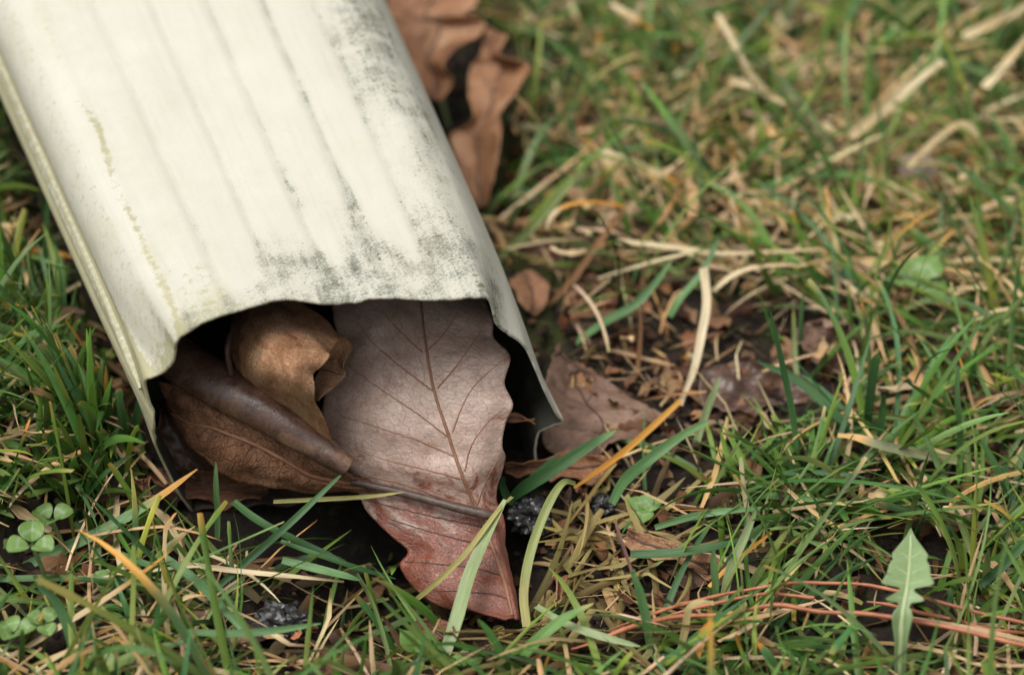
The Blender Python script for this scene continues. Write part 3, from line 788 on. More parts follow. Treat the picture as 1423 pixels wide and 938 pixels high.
simple_leaf("leaf_scrap", "small brown leaf showing through grass at the right edge",
            [((1350, 250), (1385, 235)), ((1352, 275), (1420, 245)), ((1375, 288), (1430, 270))], M_RUST, [(6, 7), (6, 7), (5, 6)], 24.0, veins=2)
simple_leaf("leaf_scrap", "dull dark brown leaf piece under the tip of the scalloped leaf's base",
            [((572, 868), (585, 858)), ((585, 890), (625, 865)), ((600, 895), (640, 880))], M_BROWN, [(2, 3), (2, 4), (2, 3)], 25.0, veins=1, curl=0.6)
simple_leaf("leaf_scrap", "small red brown leaf piece in matted litter right of the scalloped leaf",
            [((770, 800), (782, 798)), ((770, 825), (786, 818)), ((768, 845), (778, 840))], M_RUST, [(4, 5), (4, 5), (3, 3)], 26.0, veins=1, curl=0.5)

# bark chip
P = catmull(at(np.array([200, 215, 240, 265, 285]), np.array([868, 866, 863, 860, 856]), np.array([5, 5.5, 6, 6, 6.0])), 30)
tv, tf = tube(P, np.interp(np.linspace(0, 1, 30), [0, .2, .8, 1], [0.0006, 0.0017, 0.0019, 0.0012]), 10)
tv = tv + vnoise(tv, 400, 2.2)[:, None] * 0.0005
tag(obj("bark_chip", tv, tf, M_BARK), "reddish brown spindle of bark lying in grass at lower left", "bark")

# ------------------------------------------------------------------ small things
def lump(name, label, cat, px, py, z, r, mat, seed, sq=(1, 1, .75), amp=0.35, scale=1.6):
    import bmesh
    bm = bmesh.new(); bmesh.ops.create_icosphere(bm, subdivisions=4, radius=1.0)
    V = np.array([v.co[:] for v in bm.verts]); F3 = np.array([[v.index for v in f.verts] for f in bm.faces]); bm.free()
    f = vnoise(V, scale, seed, 3) * amp + vnoise(V, scale * 4, seed, 2) * amp * 0.35
    cell = np.array([mnoise.voronoi(tuple(v * 2.2 + seed))[0][0] for v in V]) * amp * 0.9
    V = V * (1 + f - cell)[:, None] * np.array(sq) * r + at(px, py, z)
    return tag(obj(name, V, F3, mat, smooth=False), label, cat)
lump("cinder", "glassy black cinder beside the base of the scalloped leaf", "cinder", 736, 716, 2, 0.0056, M_CINDER, 1.0)
lump("cinder", "glassy grey black cinder in the grass left of the scalloped leaf", "cinder", 388, 866, 2, 0.0062, M_CINDER, 4.0, (1.15, 1, .7))
lump("cinder", "small black cinder under blades below the torn downspout corner", "cinder", 838, 702, 1, 0.0034, M_CINDER, 7.0)
lump("cinder", "small black cinder beside the tiny grey green plant", "cinder", 885, 728, 1, 0.003, M_CINDER, 9.0)
lump("pebble", "pale pinkish pebble showing through grass at upper right", "pebble", 1278, 235, 4, 0.006, M_STONE, 12.0, (1, 1, .7), 0.12, 0.8)

def fan_leaf(parent, name, c, r, heading, tilt, mat, notch=0.12, n=20, wid=1.0, cup=0.15, teeth=0):
    """small rounded leaflet: base at c, pointing along heading, tilted up"""
    h = np.array([math.cos(heading) * math.cos(tilt), math.sin(heading) * math.cos(tilt), math.sin(tilt)])
    s = np.cross([0, 0, 1.0], h); s /= np.linalg.norm(s); u = np.cross(h, s)
    A = np.linspace(0, 1, 12); B = np.linspace(-1, 1, 13)
    G = np.zeros((12, 13, 3)); W = np.sin(np.clip(A, 0, 1) ** 0.85 * math.pi * 0.93 + 0.05) ** 0.7 * 0.55 * wid
    for i, a in enumerate(A):
        for j, b in enumerate(B):
            x = a * 1.02 - notch * (1 - abs(b)) ** 2 * a ** 4 - 0.12 * abs(b) ** 2 * a ** 3
            y = b * W[i] * (1 + (0.1 * math.sin(a * teeth * 6.28) if teeth else 0))
            G[i, j] = c + r * (h * x + s * y + u * (cup * abs(b) * W[i] + 0.06 * math.sin(a * 3)))
    V = G.reshape(-1, 3)
    uv = np.stack(np.meshgrid(B, A), -1).reshape(-1, 2)
    return obj(name, V, grid_faces(12, 13), mat, parent, solid=0.0001, uv=uv * 0.8)

def clover(label, px, py, z, r, rot, seed):
    top = at(px, py, z)
    base = top.copy(); base[2] = 0; base[0] += 0.003 * math.sin(seed); base[1] += 0.006 * math.cos(seed * 2)
    t = thing("clover", label, "clover", base, "clover plants among the grass")
    P = catmull([base, base * .5 + top * .5 + np.array([.001, 0, .001]), top], 14)
    tv, tf = tube(P, 0.0005, 6); obj("stem", tv, tf, M_GSTEM, t)
    for k in range(3):
        fan_leaf(t, "leaflet", top + 0.10 * r * np.array([math.cos(rot + k * 2.094), math.sin(rot + k * 2.094), 0]), r * 0.78, rot + k * 2.094, 0.25 + 0.3 * math.sin(seed * 1.7 + k * 2), M_CLOVER, wid=1.0, cup=0.45)
clover("bright three-leaved clover at far left, tallest of the clover below the orange-tipped blade", 44, 756, 20, 0.0068, 1.6, 1)
clover("clover partly behind the tallest clover at the left edge", 72, 722, 17, 0.0062, 0.4, 2)
clover("clover low in the corner at the bottom left", 22, 880, 10, 0.0062, 2.2, 3)
clover("small clover right of the bottom left corner clover", 62, 866, 11, 0.0050, 0.9, 4)
clover("small clover growing against the downspout's left corner", 132, 632, 12, 0.0045, 1.2, 5)
clover("blurred clover in grass left of the downspout", 36, 420, 10, 0.0060, 0.3, 6)
clover("blurred yellowish clover at the left edge below the blurred clover", 8, 498, 12, 0.0065, 2.0, 7)
clover("pale clover half hidden at the bottom edge left of centre", 150, 812, 8, 0.0048, 2.6, 8)
clover("clover at the bottom edge under grass at lower left", 140, 925, 8, 0.0056, 0.2, 9)

def seedling(label, px, py, z, leaves, mat=M_SEED):
    top = at(px, py, z); base = top * np.array([1, 1, 0]); base[2] = float(gheight(base[0], base[1]))
    t = thing("seedling", label, "seedling", base, "tiny seedlings")
    tv, tf = tube(catmull([base, top], 6), 0.0004, 6); obj("stem", tv, tf, M_GSTEM, t)
    for hd, tl, r, w_ in leaves: fan_leaf(t, "leaf", top, r, hd, tl, mat, notch=-0.1, wid=w_)
seedling("bright two-leaved seedling below the scalloped leaf", 577, 905, 6, [(2.4, 0.7, 0.0055, 0.8), (0.6, 0.6, 0.0052, 0.8)])
seedling("tiny bright seedling at the bottom edge below the scalloped leaf", 650, 922, 4, [(0.4, 0.3, 0.004, 0.9), (1.8, 0.6, 0.0035, 0.9), (2.9, 0.2, 0.004, 0.9)])
seedling("tiny grey green plant with round leaves right of the cinder", 895, 708, 5, [(0.3, 0.3, 0.0045, 0.9), (2.6, 0.3, 0.0045, 0.9), (1.3, 0.5, 0.004, 0.9), (4.6, 0.05, 0.005, 0.9)], M_CLOVER)

# dandelion-like toothed leaf
ctr = catmull([(1266, 733, 23), (1265, 770, 24), (1262, 808, 23.5), (1258, 832, 22), (1254, 858, 19.5), (1252, 900, 13), (1250, 960, 2)], 90)
half = np.array([(0, 0.5), (0.06, 8), (0.11, 18), (0.15, 26), (0.185, 24), (0.21, 29), (0.26, 31), (0.315, 38), (0.335, 32), (0.37, 12), (0.40, 9), (0.44, 20), (0.475, 28), (0.50, 24), (0.52, 10), (0.56, 7), (0.6, 12), (0.65, 15), (0.70, 13), (0.8, 9), (1, 7)])
half_r = half.copy(); half_r[:, 0] = np.clip(half_r[:, 0] * 1.0 + 0.008, 0, 1); half_r[:, 1] *= 0.96
q = np.linspace(0, 1, 90)
wl = np.interp(q, half[:, 0], half[:, 1]); wr = np.interp(q, half_r[:, 0], half_r[:, 1])
GD = []
for i in range(90):
    row = []
    for b in np.linspace(-1, 1, 15):
        ww = wl[i] if b < 0 else wr[i]
        row.append((ctr[i, 0] + b * ww, ctr[i, 1] + abs(b) * ww * 0.12, ctr[i, 2] + 1.6 * abs(b) * ww / 38))
    GD.append(row)
GD = np.array(GD); GD = at(GD[..., 0], GD[..., 1], GD[..., 2])
GD = crinkle(GD, 0.0002, 90, 5.0)
b_ = GD.reshape(-1, 3)
dl = thing("dandelion", "pale green toothed dandelion leaf standing in grass at lower right", "plant", [b_[:, 0].mean(), b_[:, 1].min(), 0])
obj("leaf", b_, grid_faces(90, 15), M_DANDE, dl, solid=0.0002, uv=leaf_uv(GD))
add_vein("midrib", GD, toward_cam(GD), np.linspace(0.05, 1, 6), np.full(6, 0.5), 0.0003, 0.0009, M_DVEIN, dl, 0.0001, 40)
for a0, a1 in ((0.20, 0.13), (0.29, 0.22), (0.36, 0.30), (0.50, 0.45)):
    for sd_ in (-1, 1):
        add_vein("vein", GD, toward_cam(GD), [a0, (a0 + a1) / 2, a1], [0.5, 0.5 + sd_ * 0.2, 0.5 + sd_ * 0.42], 0.00022, 0.00008, M_DVEIN, dl, 0.00002)

# strawberry-like toothed leaves at right
tp = at(1278, 388, 14); bs = tp * np.array([1, 1, 0])
t = thing("wild_plant", "blurred plant with toothed green leaves in grass at right", "plant", bs)
tv, tf = tube(catmull([bs, tp], 6), 0.0006, 6); obj("stem", tv, tf, M_GSTEM, t)
for hd, tl, r, w_ in ((3.3, 0.1, 0.0085, 1.0), (5.6, -0.35, 0.0085, 0.9), (0.9, 0.3, 0.008, 1.0), (2.0, 0.3, 0.006, 1.0)):
    fan_leaf(t, "leaf", tp, r, hd, tl, M_CLOVER, notch=-0.15, wid=w_, teeth=4)

# pine needles
def needle(label, pts, r=0.00042):
    P = np.array(pts, float); C = catmull(P, 70); P = at(C[:, 0], C[:, 1], C[:, 2] + 3)
    P = P + np.stack([vnoise(P, 45, len(label) + k_, 2) for k_ in (0.1, 5.2, 9.7)], -1) * 0.0012
    tv, tf = tube(P, np.interp(np.linspace(0, 1, 70), [0, .04, .9, 1], [r, r, r, r * .3]) * (1 + 0.2 * vnoise(P, 300, 1.0)), 7)
    tag(obj("pine_needle", tv, tf, M_NEEDLE), label, "pine needle", "red pine needles at lower right")
needle("red pine needle running highest, passing behind the dandelion leaf's narrow waist", [(1440, 866, 10), (1340, 842, 10), (1237, 820, 9), (1159, 811, 8), (1059, 815, 6), (954, 837, 5), (846, 876, 4)])
needle("thick red pine needle passing just under the dandelion leaf's lower teeth", [(1440, 900, 12), (1305, 870, 11), (1169, 850, 9), (1068, 846, 7), (970, 852, 5), (890, 872, 4), (790, 902, 3)], 0.00055)
needle("short red pine needle between the highest and the thick one, left of the dandelion", [(1130, 832, 7), (1075, 828, 6), (1010, 838, 5), (930, 856, 4)])
needle("red pine needle running off the right edge beneath the thick one", [(1440, 880, 5), (1370, 872, 6), (1290, 852, 6), (1200, 842, 6)])

# ------------------------------------------------------------------ single blades that stand out
GRN = (lin(86, 124, 74), lin(112, 150, 96)); DGR = (lin(52, 88, 48), lin(76, 112, 66)); STR = (lin(200, 176, 134), lin(222, 204, 166))
ORG = (lin(196, 136, 52), lin(214, 160, 80)); OLV = (lin(140, 138, 78), lin(168, 160, 98)); BRN = (lin(128, 92, 62), lin(150, 112, 78)); PAL = (lin(160, 176, 128), lin(150, 168, 118))
def blade(name, label, pts, wpx, c, tipc=None, tipat=0.8, mat=None, roll=0.0, cat=None, base_w=0.8, tip_w=0.12, fold=0.25, group=None):
    n = 44
    C = catmull(np.array(pts, float), n); P = at(C[:, 0], C[:, 1], C[:, 2])
    T = np.gradient(P, axis=0); T /= np.linalg.norm(T, axis=1, keepdims=True)
    nrm = np.array([0.0, -0.45, 0.9]) + 0.0 * T
    S_ = np.cross(T, nrm); S_ /= np.linalg.norm(S_, axis=1, keepdims=True) + 1e-9
    N_ = np.cross(S_, T)
    ph = np.linspace(0, 1, n)
    rl = roll + 0.35 * np.sin(ph * 2.5 + len(label))
    S2 = S_ * np.cos(rl)[:, None] + N_ * np.sin(rl)[:, None]; N2 = np.cross(S2, T)
    w = (wpx * (0.8 if mat is M_DRY else 1.0)) / 5.6 / 2000 * np.interp(ph, [0, .3, .65, .9, 1], [base_w, 1, .92, .55, tip_w])
    cols = np.linspace(-1, 1, 5)
    G = P[:, None] + S2[:, None] * (cols[None, :] * w[:, None])[..., None] + N2[:, None] * ((np.abs(cols)[None, :] - .5) * w[:, None] * fold)[..., None]
    c0, c1 = np.array(c[0]), np.array(c[1])
    k = (0.5 + 0.5 * np.sin(ph * 5 + len(label)))[:, None]
    col = c0 * (1 - k) + c1 * k
    if tipc is not None:
        m_ = sm(ph, tipat - 0.1, tipat + 0.06)[:, None]; col = col * (1 - m_) + np.array(tipc) * m_
    col = np.repeat(col, 5, 0)
    uv = np.stack([np.tile(cols, n), np.repeat(ph * 12, 5)], -1) + len(label) * 1.37
    is_green = mat is None
    o = obj(name, G.reshape(-1, 3), grid_faces(n, 5), mat or M_GREEN, uv=uv, col=col)
    return tag(o, label, cat or ("grass blade" if is_green else "straw"), group)

H = "grass_blade"; D_ = "straw"
G_B = "grass blades that stand out"; G_S = "dry stalks that stand out"
blade(H, "green blade with bright orange tip slanting up to the pointed leaf at left", [(-20, 812, 4), (75, 768, 9), (140, 738, 13), (210, 698, 17), (274, 652, 21)], 15, GRN, ORG[1], 0.78, base_w=0.6)
blade(H, "broad pale green blade lying across the scalloped leaf's reddish base", [(612, 925, 1), (632, 868, 5), (652, 800, 9.5), (676, 745, 13), (702, 694, 17)], 18, PAL, None, base_w=0.75, tip_w=0.3)
blade(D_, "olive straw crossing the scalloped leaf's base beside the broad pale blade", [(572, 838, 3), (610, 806, 7), (650, 765, 11.5), (690, 712, 16), (712, 690, 16)], 9, OLV, None, mat=M_DRY, tip_w=0.7)
blade(H, "broad green blade rising right from the cinder, in front of the narrow tan leaf", [(705, 700, 3), (725, 680, 7), (765, 655, 12), (815, 622, 17), (856, 598, 21)], 17, DGR, GRN[1], 0.9, base_w=0.5)
blade(H, "slim green blade just above the broad one near the cinder", [(708, 700, 3), (735, 668, 8), (760, 645, 12), (776, 632, 14)], 9, DGR, None)
blade(H, "stubby curled green blade left of the cinder", [(716, 702, 3), (705, 690, 6), (699, 675, 9), (700, 662, 11)], 11, DGR, None, tip_w=0.5)
blade(H, "yellow green blade arching over the cinder with orange brown foot", [(732, 870, 2), (728, 822, 5), (738, 765, 10), (760, 705, 15), (782, 671, 18), (800, 672, 15)], 12, OLV, lin(150, 160, 96), 0.3, base_w=0.9, tip_w=0.5)
blade(H, "long green blade pointing up right from the litter below the straw stalk", [(850, 700, 3), (868, 668, 8), (900, 640, 13), (940, 610, 17), (986, 584, 22)], 15, GRN, None, base_w=0.7)
blade(H, "upright pale blade in bare soil beside the straw stalk", [(966, 622, 2), (975, 590, 7), (988, 555, 13), (1000, 526, 18)], 11, PAL, None, tip_w=0.4)
blade(D_, "orange blade slanting down left from the foot of the straw stalk", [(946, 556, 12), (915, 585, 10), (870, 625, 8), (830, 655, 6), (798, 678, 4)], 11, ORG, None, mat=M_DRY, tip_w=0.5)
blade(D_, "thick pale straw stalk bending over bare soil right of the downspout", [(978, 372, 18), (982, 420, 15), (974, 470, 11), (962, 520, 7), (944, 562, 3)], 15, (lin(206, 190, 156), lin(220, 204, 170)), None, mat=M_DRY, base_w=1, tip_w=0.8)
blade(D_, "pale straw bent like an elbow above the thick straw stalk", [(990, 405, 12), (1020, 382, 16), (1060, 370, 18), (1120, 368, 16)], 12, STR, None, mat=M_DRY, tip_w=0.6)
blade(D_, "long straw lying level above the straw elbow", [(858, 335, 12), (920, 342, 13), (1000, 352, 14), (1080, 350, 14), (1145, 346, 13)], 11, STR, None, mat=M_DRY, tip_w=0.5)
blade(D_, "straw hook curling at its pale left tip beside the mossy soil", [(870, 288, 16), (840, 282, 18), (800, 283, 20), (775, 292, 19), (762, 308, 17), (760, 320, 15)], 9, ORG, STR[1], 0.6, mat=M_DRY, tip_w=0.6)
blade(H, "long olive blade running down to the downspout above the straw hook", [(690, 362, 3), (740, 315, 9), (790, 255, 15), (822, 220, 18)], 13, (lin(112, 128, 68), lin(130, 146, 84)), None)
blade(D_, "brown orange stem running diagonally below the straw hook", [(868, 290, 14), (830, 340, 10), (790, 395, 6), (745, 440, 3)], 12, BRN, None, mat=M_DRY, tip_w=0.6)
blade(H, "pair of joined blades, the left, in soil right of the mossy patch", [(800, 476, 3), (840, 448, 8), (880, 425, 12), (905, 400, 15), (935, 360, 19)], 13, GRN, None)
blade(H, "pair of joined blades, the right, drooping to a blunt tip", [(930, 440, 8), (945, 415, 12), (975, 380, 16), (1000, 330, 22)], 12, GRN, None)
blade(D_, "pinkish brown stem standing in bare soil", [(884, 525, 1), (888, 490, 6), (890, 455, 11), (889, 430, 15)], 8, BRN, None, mat=M_DRY, tip_w=0.7)
blade(H, "tall thin green blade right of the dark rotten leaf", [(1108, 640, 3), (1102, 580, 13), (1088, 510, 25), (1070, 430, 38)], 9, DGR, None)
blade(H, "broad blade slanting from the rotten leaf down to the torn-tip blade", [(1198, 612, 5), (1160, 575, 10), (1110, 530, 15), (1052, 502, 18)], 13, DGR, None)
blade(H, "blade with torn white and orange tip lying right of centre", [(1330, 640, 10), (1285, 632, 11), (1230, 620, 12), (1190, 608, 12), (1164, 605, 12)], 13, (lin(120, 130, 92), lin(142, 140, 100)), lin(215, 172, 110), 0.66, tip_w=0.6)
blade(H, "short upright blade with rounded tip above the torn-tip blade", [(1205, 600, 4), (1208, 560, 12), (1216, 505, 24), (1222, 492, 27)], 13, DGR, None, tip_w=0.5)
blade(H, "second short upright blade with rounded tip, right of the first", [(1222, 612, 4), (1226, 575, 12), (1229, 548, 18)], 10, DGR, None, tip_w=0.5)
blade(H, "upright pale-tipped blade at right behind the torn-tip blade", [(1332, 650, 5), (1334, 600, 15), (1330, 550, 25), (1331, 508, 33)], 10, GRN, None, tip_w=0.4)
blade(D_, "thin brown stem arching over from the toothed plant", [(1185, 370, 22), (1225, 405, 20), (1262, 465, 15), (1290, 535, 9), (1312, 588, 4)], 7, BRN, None, mat=M_DRY)
blade(D_, "thick pale straw lying diagonally at upper right", [(1182, 190, 18), (1225, 155, 20), (1265, 120, 22), (1310, 85, 24)], 19, STR, None, mat=M_DRY, base_w=1, tip_w=0.8)
blade(D_, "pale straw at the right edge parallel to the diagonal one", [(1368, 122, 20), (1395, 92, 22), (1430, 50, 24)], 18, STR, None, mat=M_DRY, base_w=1, tip_w=0.8)
blade(D_, "long tan straw at the upper right corner", [(1340, 52, 22), (1380, 32, 23), (1440, 2, 24)], 20, STR, None, mat=M_DRY, base_w=1, tip_w=0.8)
blade(D_, "tan straw leaning left, meeting a pale crosspiece at the top right of centre", [(996, 20, 30), (1022, 65, 26), (1050, 112, 22), (1100, 150, 14)], 14, STR, ORG[0], 0.85, mat=M_DRY, tip_w=0.6)
blade(D_, "pale crosspiece straw below the leaning tan straw", [(1015, 112, 20), (1050, 122, 19), (1090, 145, 17)], 16, STR, None, mat=M_DRY, base_w=1, tip_w=0.8)
blade(D_, "pale straw with orange end left of the leaning straw", [(848, 5, 24), (875, 22, 23), (905, 40, 21)], 16, STR, ORG[0], 0.7, mat=M_DRY, tip_w=0.6)
blade(D_, "tan bent straw folded like a roof near the right edge", [(1262, 232, 10), (1300, 195, 16), (1335, 172, 20), (1360, 190, 17), (1380, 222, 12)], 13, STR, None, mat=M_DRY, tip_w=0.6)
blade(D_, "straw slanting right below the mossy soil's top, ending in orange", [(838, 210, 18), (880, 226, 16), (920, 244, 14), (945, 256, 12)], 13, STR, ORG[0], 0.75, mat=M_DRY, tip_w=0.6)
blade(H, "green blade with thin pointed tip slanting down at right", [(1316, 215, 30), (1350, 245, 24), (1390, 280, 17), (1430, 320, 8)][::-1], 9, GRN, None)
# left side
blade(H, "thin blade arching right beside the downspout at left, tip brown", [(52, 640, 2), (46, 585, 12), (48, 510, 24), (62, 462, 31), (98, 434, 34)], 9, (lin(96, 116, 74), lin(120, 136, 92)), BRN[1], 0.9, base_w=0.9)
blade(H, "second thin arching blade lower right of the first", [(60, 580, 4), (66, 535, 12), (84, 502, 18), (120, 488, 20)], 8, (lin(96, 116, 74), lin(120, 136, 92)), BRN[1], 0.88)
blade(H, "broad dark blade standing against the downspout's left corner", [(178, 640, 3), (186, 600, 12), (195, 560, 21), (203, 534, 27)], 13, DGR, None)
blade(H, "dark blade left of the one against the corner", [(138, 640, 3), (148, 590, 13), (152, 550, 22), (146, 512, 30)], 11, DGR, None)
blade(H, "upright dark blade near the left clover, pointed", [(120, 668, 3), (118, 620, 12), (124, 570, 22), (134, 535, 30)], 9, DGR, None)
blade(H, "tall dark blade blurred beside the downspout's left wall", [(62, 440, 3), (66, 380, 15), (64, 320, 27), (70, 255, 40)], 12, DGR, None)
blade(D_, "orange straw reaching the downspout's left wall", [(-10, 338, 12), (40, 346, 13), (80, 352, 13), (106, 358, 12)], 10, ORG, None, mat=M_DRY, tip_w=0.6)
blade(D_, "pale straw pointing up to the downspout below the orange straw", [(8, 450, 5), (40, 432, 9), (78, 412, 13), (112, 394, 16)], 15, STR, None, mat=M_DRY, tip_w=0.6)
blade(D_, "pale brown straw bowing over the left clover", [(-10, 768, 7), (40, 748, 9), (85, 739, 10), (128, 736, 10)], 9, (lin(196, 150, 104), lin(206, 166, 120)), None, mat=M_DRY, tip_w=0.6)
blade(H, "long level green blade across the lower left", [(-20, 805, 8), (80, 803, 10), (170, 808, 10), (255, 816, 9)], 10, GRN, None)
blade(H, "dark blade leaning left over the lower left corner", [(106, 945, 2), (100, 890, 10), (80, 840, 16), (50, 812, 19)], 14, DGR, None)
blade(H, "long green blade from centre left running down right", [(135, 752, 8), (180, 775, 10), (240, 795, 10), (305, 812, 8)], 9, GRN, None)
blade(H, "green blade slanting down right across the lower left grass", [(226, 772, 12), (270, 805, 11), (310, 845, 10), (348, 888, 8)], 12, GRN, None)
blade(H, "level blade resting over the left cinder", [(258, 878, 9), (320, 880, 11), (380, 876, 13), (446, 866, 14)], 10, GRN, None)
blade(D_, "long pale straw lying level below the mouth", [(252, 782, 8), (320, 792, 8), (400, 800, 8), (478, 808, 7)], 9, STR, None, mat=M_DRY, tip_w=0.5)
blade(D_, "curved pale straw hanging down beside the reddish leaf piece", [(210, 702, 12), (236, 730, 11), (250, 760, 9), (262, 812, 5)], 11, STR, None, mat=M_DRY, tip_w=0.4)
blade(D_, "thin straw dropping from grass with a brown twisted end", [(164, 700, 14), (162, 750, 11), (172, 800, 8), (196, 840, 6), (202, 892, 3)], 10, STR, BRN[1], 0.9, mat=M_DRY, tip_w=0.5)
blade(H, "long straight green blade rising from lower left to the rolled leaf's tip", [(300, 818, 5), (345, 778, 9), (395, 734, 14), (440, 692, 18), (480, 654, 22)], 9, DGR, None)
blade(H, "short upright green blade in front of the pointed leaf", [(302, 748, 3), (302, 710, 9), (300, 675, 15), (300, 641, 21)], 8, GRN, None)
blade(H, "dark green blade sloping right across the dark hollow under the pointed leaf", [(324, 697, 12), (360, 724, 11), (410, 750, 8), (472, 776, 5)], 12, DGR, None)
blade(H, "slim blade running along the stalk of the pointed leaf", [(380, 697, 12), (440, 694, 13), (510, 690, 14), (560, 684, 15)], 6, OLV, None)
blade(H, "thin green blade sloping into the dark hollow", [(390, 752, 9), (440, 770, 8), (500, 790, 5), (550, 804, 1)], 8, DGR, None)
blade(H, "level blade at the hollow's left side", [(392, 778, 10), (440, 790, 10), (480, 800, 9), (500, 806, 8)], 11, GRN, None)
blade(H, "curved blade at bottom centre rising to the right", [(704, 940, 1), (735, 900, 7), (780, 862, 12), (825, 838, 15)], 15, (lin(92, 134, 62), lin(110, 150, 78)), OLV[1], 0.9)
blade(H, "upright blade at bottom centre with pointed tip", [(716, 945, 1), (700, 915, 7), (680, 880, 13), (664, 860, 17)], 12, (lin(80, 124, 60), lin(96, 140, 74)), None)
blade(H, "grey green blade lying under the rising curved blade", [(745, 842, 8), (790, 868, 9), (840, 885, 9), (890, 898, 8)], 11, PAL, None)
blade(H, "upright blade with brown stem top in litter right of the scalloped leaf", [(904, 900, 2), (898, 860, 9), (888, 820, 15), (878, 792, 19)], 12, GRN, None, tip_w=0.7)
blade(D_, "purplish brown stem rising above the upright blade in litter", [(878, 794, 19), (868, 765, 20), (858, 735, 22), (855, 720, 23)], 6, (lin(110, 80, 70), lin(130, 96, 84)), None, mat=M_DRY)
blade(H, "upright short blade with blunt tip right of the purplish stem", [(992, 852, 3), (994, 815, 9), (992, 785, 14), (991, 762, 18)], 10, GRN, None, tip_w=0.5)
blade(H, "pale blade leaning right beside the blunt upright one", [(1004, 840, 4), (1015, 790, 11), (1035, 745, 17), (1051, 708, 22)], 12, PAL, None)
blade(D_, "orange straw crossing behind the pale leaning blade", [(985, 815, 8), (1010, 790, 10), (1040, 765, 12), (1072, 740, 13)], 8, ORG, None, mat=M_DRY, tip_w=0.5)
blade(H, "wide blade lying level right of the two-toned leaf", [(876, 770, 10), (940, 768, 11), (1000, 758, 12), (1060, 742, 12)], 13, DGR, None)
blade(H, "fine blade arcing level above the wide one", [(910, 733, 9), (960, 718, 12), (1010, 710, 14), (1075, 706, 13)], 9, GRN, None)
blade(H, "blade with yellow base hanging at lower right of centre", [(958, 935, 6), (968, 905, 9), (978, 880, 11), (990, 862, 12)], 13, (lin(140, 150, 76), lin(150, 160, 86)), ORG[0], 0.2, tip_w=0.6)
blade(D_, "pale folded straw standing on the thick red needle", [(945, 905, 3), (952, 875, 8), (958, 845, 13), (975, 836, 15), (992, 838, 14)], 12, (lin(190, 178, 128), lin(176, 160, 112)), None, mat=M_DRY, tip_w=0.8)
blade(H, "long green blade in lower right running up to the right edge", [(1360, 815, 8), (1400, 780, 13), (1440, 735, 17)], 12, DGR, None)
blade(H, "blade with yellow tip pointing up left at the bottom right", [(1082, 945, 2), (1070, 915, 8), (1052, 892, 11)], 13, GRN, ORG[0], 0.85, tip_w=0.4)

# ------------------------------------------------------------------ grass, straw and litter (uncountable)
def zone(px, py, cx, cy, rx, ry):
    with np.errstate(all='ignore'):
        return np.nan_to_num(np.exp(-(((px - cx) / rx) ** 2 + ((py - cy) / ry) ** 2) ** 1.5))

keep_clear = np.array([(236, 440), (330, 405), (690, 400), (790, 590), (800, 640), (720, 700), (730, 860), (640, 875), (560, 815), (545, 765), (495, 705), (400, 692), (300, 682), (225, 655), (208, 560)], float)
leaf_clear = np.array([(600, 20), (680, 30), (730, 90), (705, 150), (700, 230), (675, 290), (640, 230)], float)
soft_clear = [np.array(p_, float) for p_ in (
    [(1215, 735), (1305, 735), (1305, 850), (1290, 890), (1225, 890), (1215, 850)],          # round the dandelion leaf
    [(15, 705), (95, 705), (95, 790), (15, 790)], [(0, 845), (90, 845), (90, 905), (0, 905)],  # clover
    [(760, 480), (950, 560), (940, 600), (850, 690), (700, 720), (700, 640), (790, 600)],    # leaves right of the outlet
    [(700, 640), (880, 690), (1000, 740), (1000, 830), (800, 900), (720, 860)],               # litter
    [(940, 380), (1010, 380), (1000, 480), (960, 570), (930, 560)],
    [(880, 450), (1160, 440), (1160, 560), (940, 580)],
    [(840, 868), (950, 828), (1060, 806), (1200, 806), (1423, 846), (1423, 902), (1300, 880), (1170, 860), (1060, 858), (850, 892)],
    [(345, 820), (440, 820), (440, 900), (345, 900)])]
def in_poly(px, py, poly):
    ins = np.zeros(px.shape, bool); j = len(poly) - 1
    for i in range(len(poly)):
        xi, yi = poly[i]; xj, yj = poly[j]
        c = ((yi > py) != (yj > py)) & (px < (xj - xi) * (py - yi) / (yj - yi + 1e-12) + xi)
        ins ^= c; j = i
    return ins

def scatter(n, x0, x1, y0, y1, dens):
    x = rng.uniform(x0, x1, n); y = rng.uniform(y0, y1, n)
    px, py, _ = proj(np.stack([x, y, np.zeros(n)], -1))
    keep = rng.random(n) < dens(px, py)
    return x[keep], y[keep]

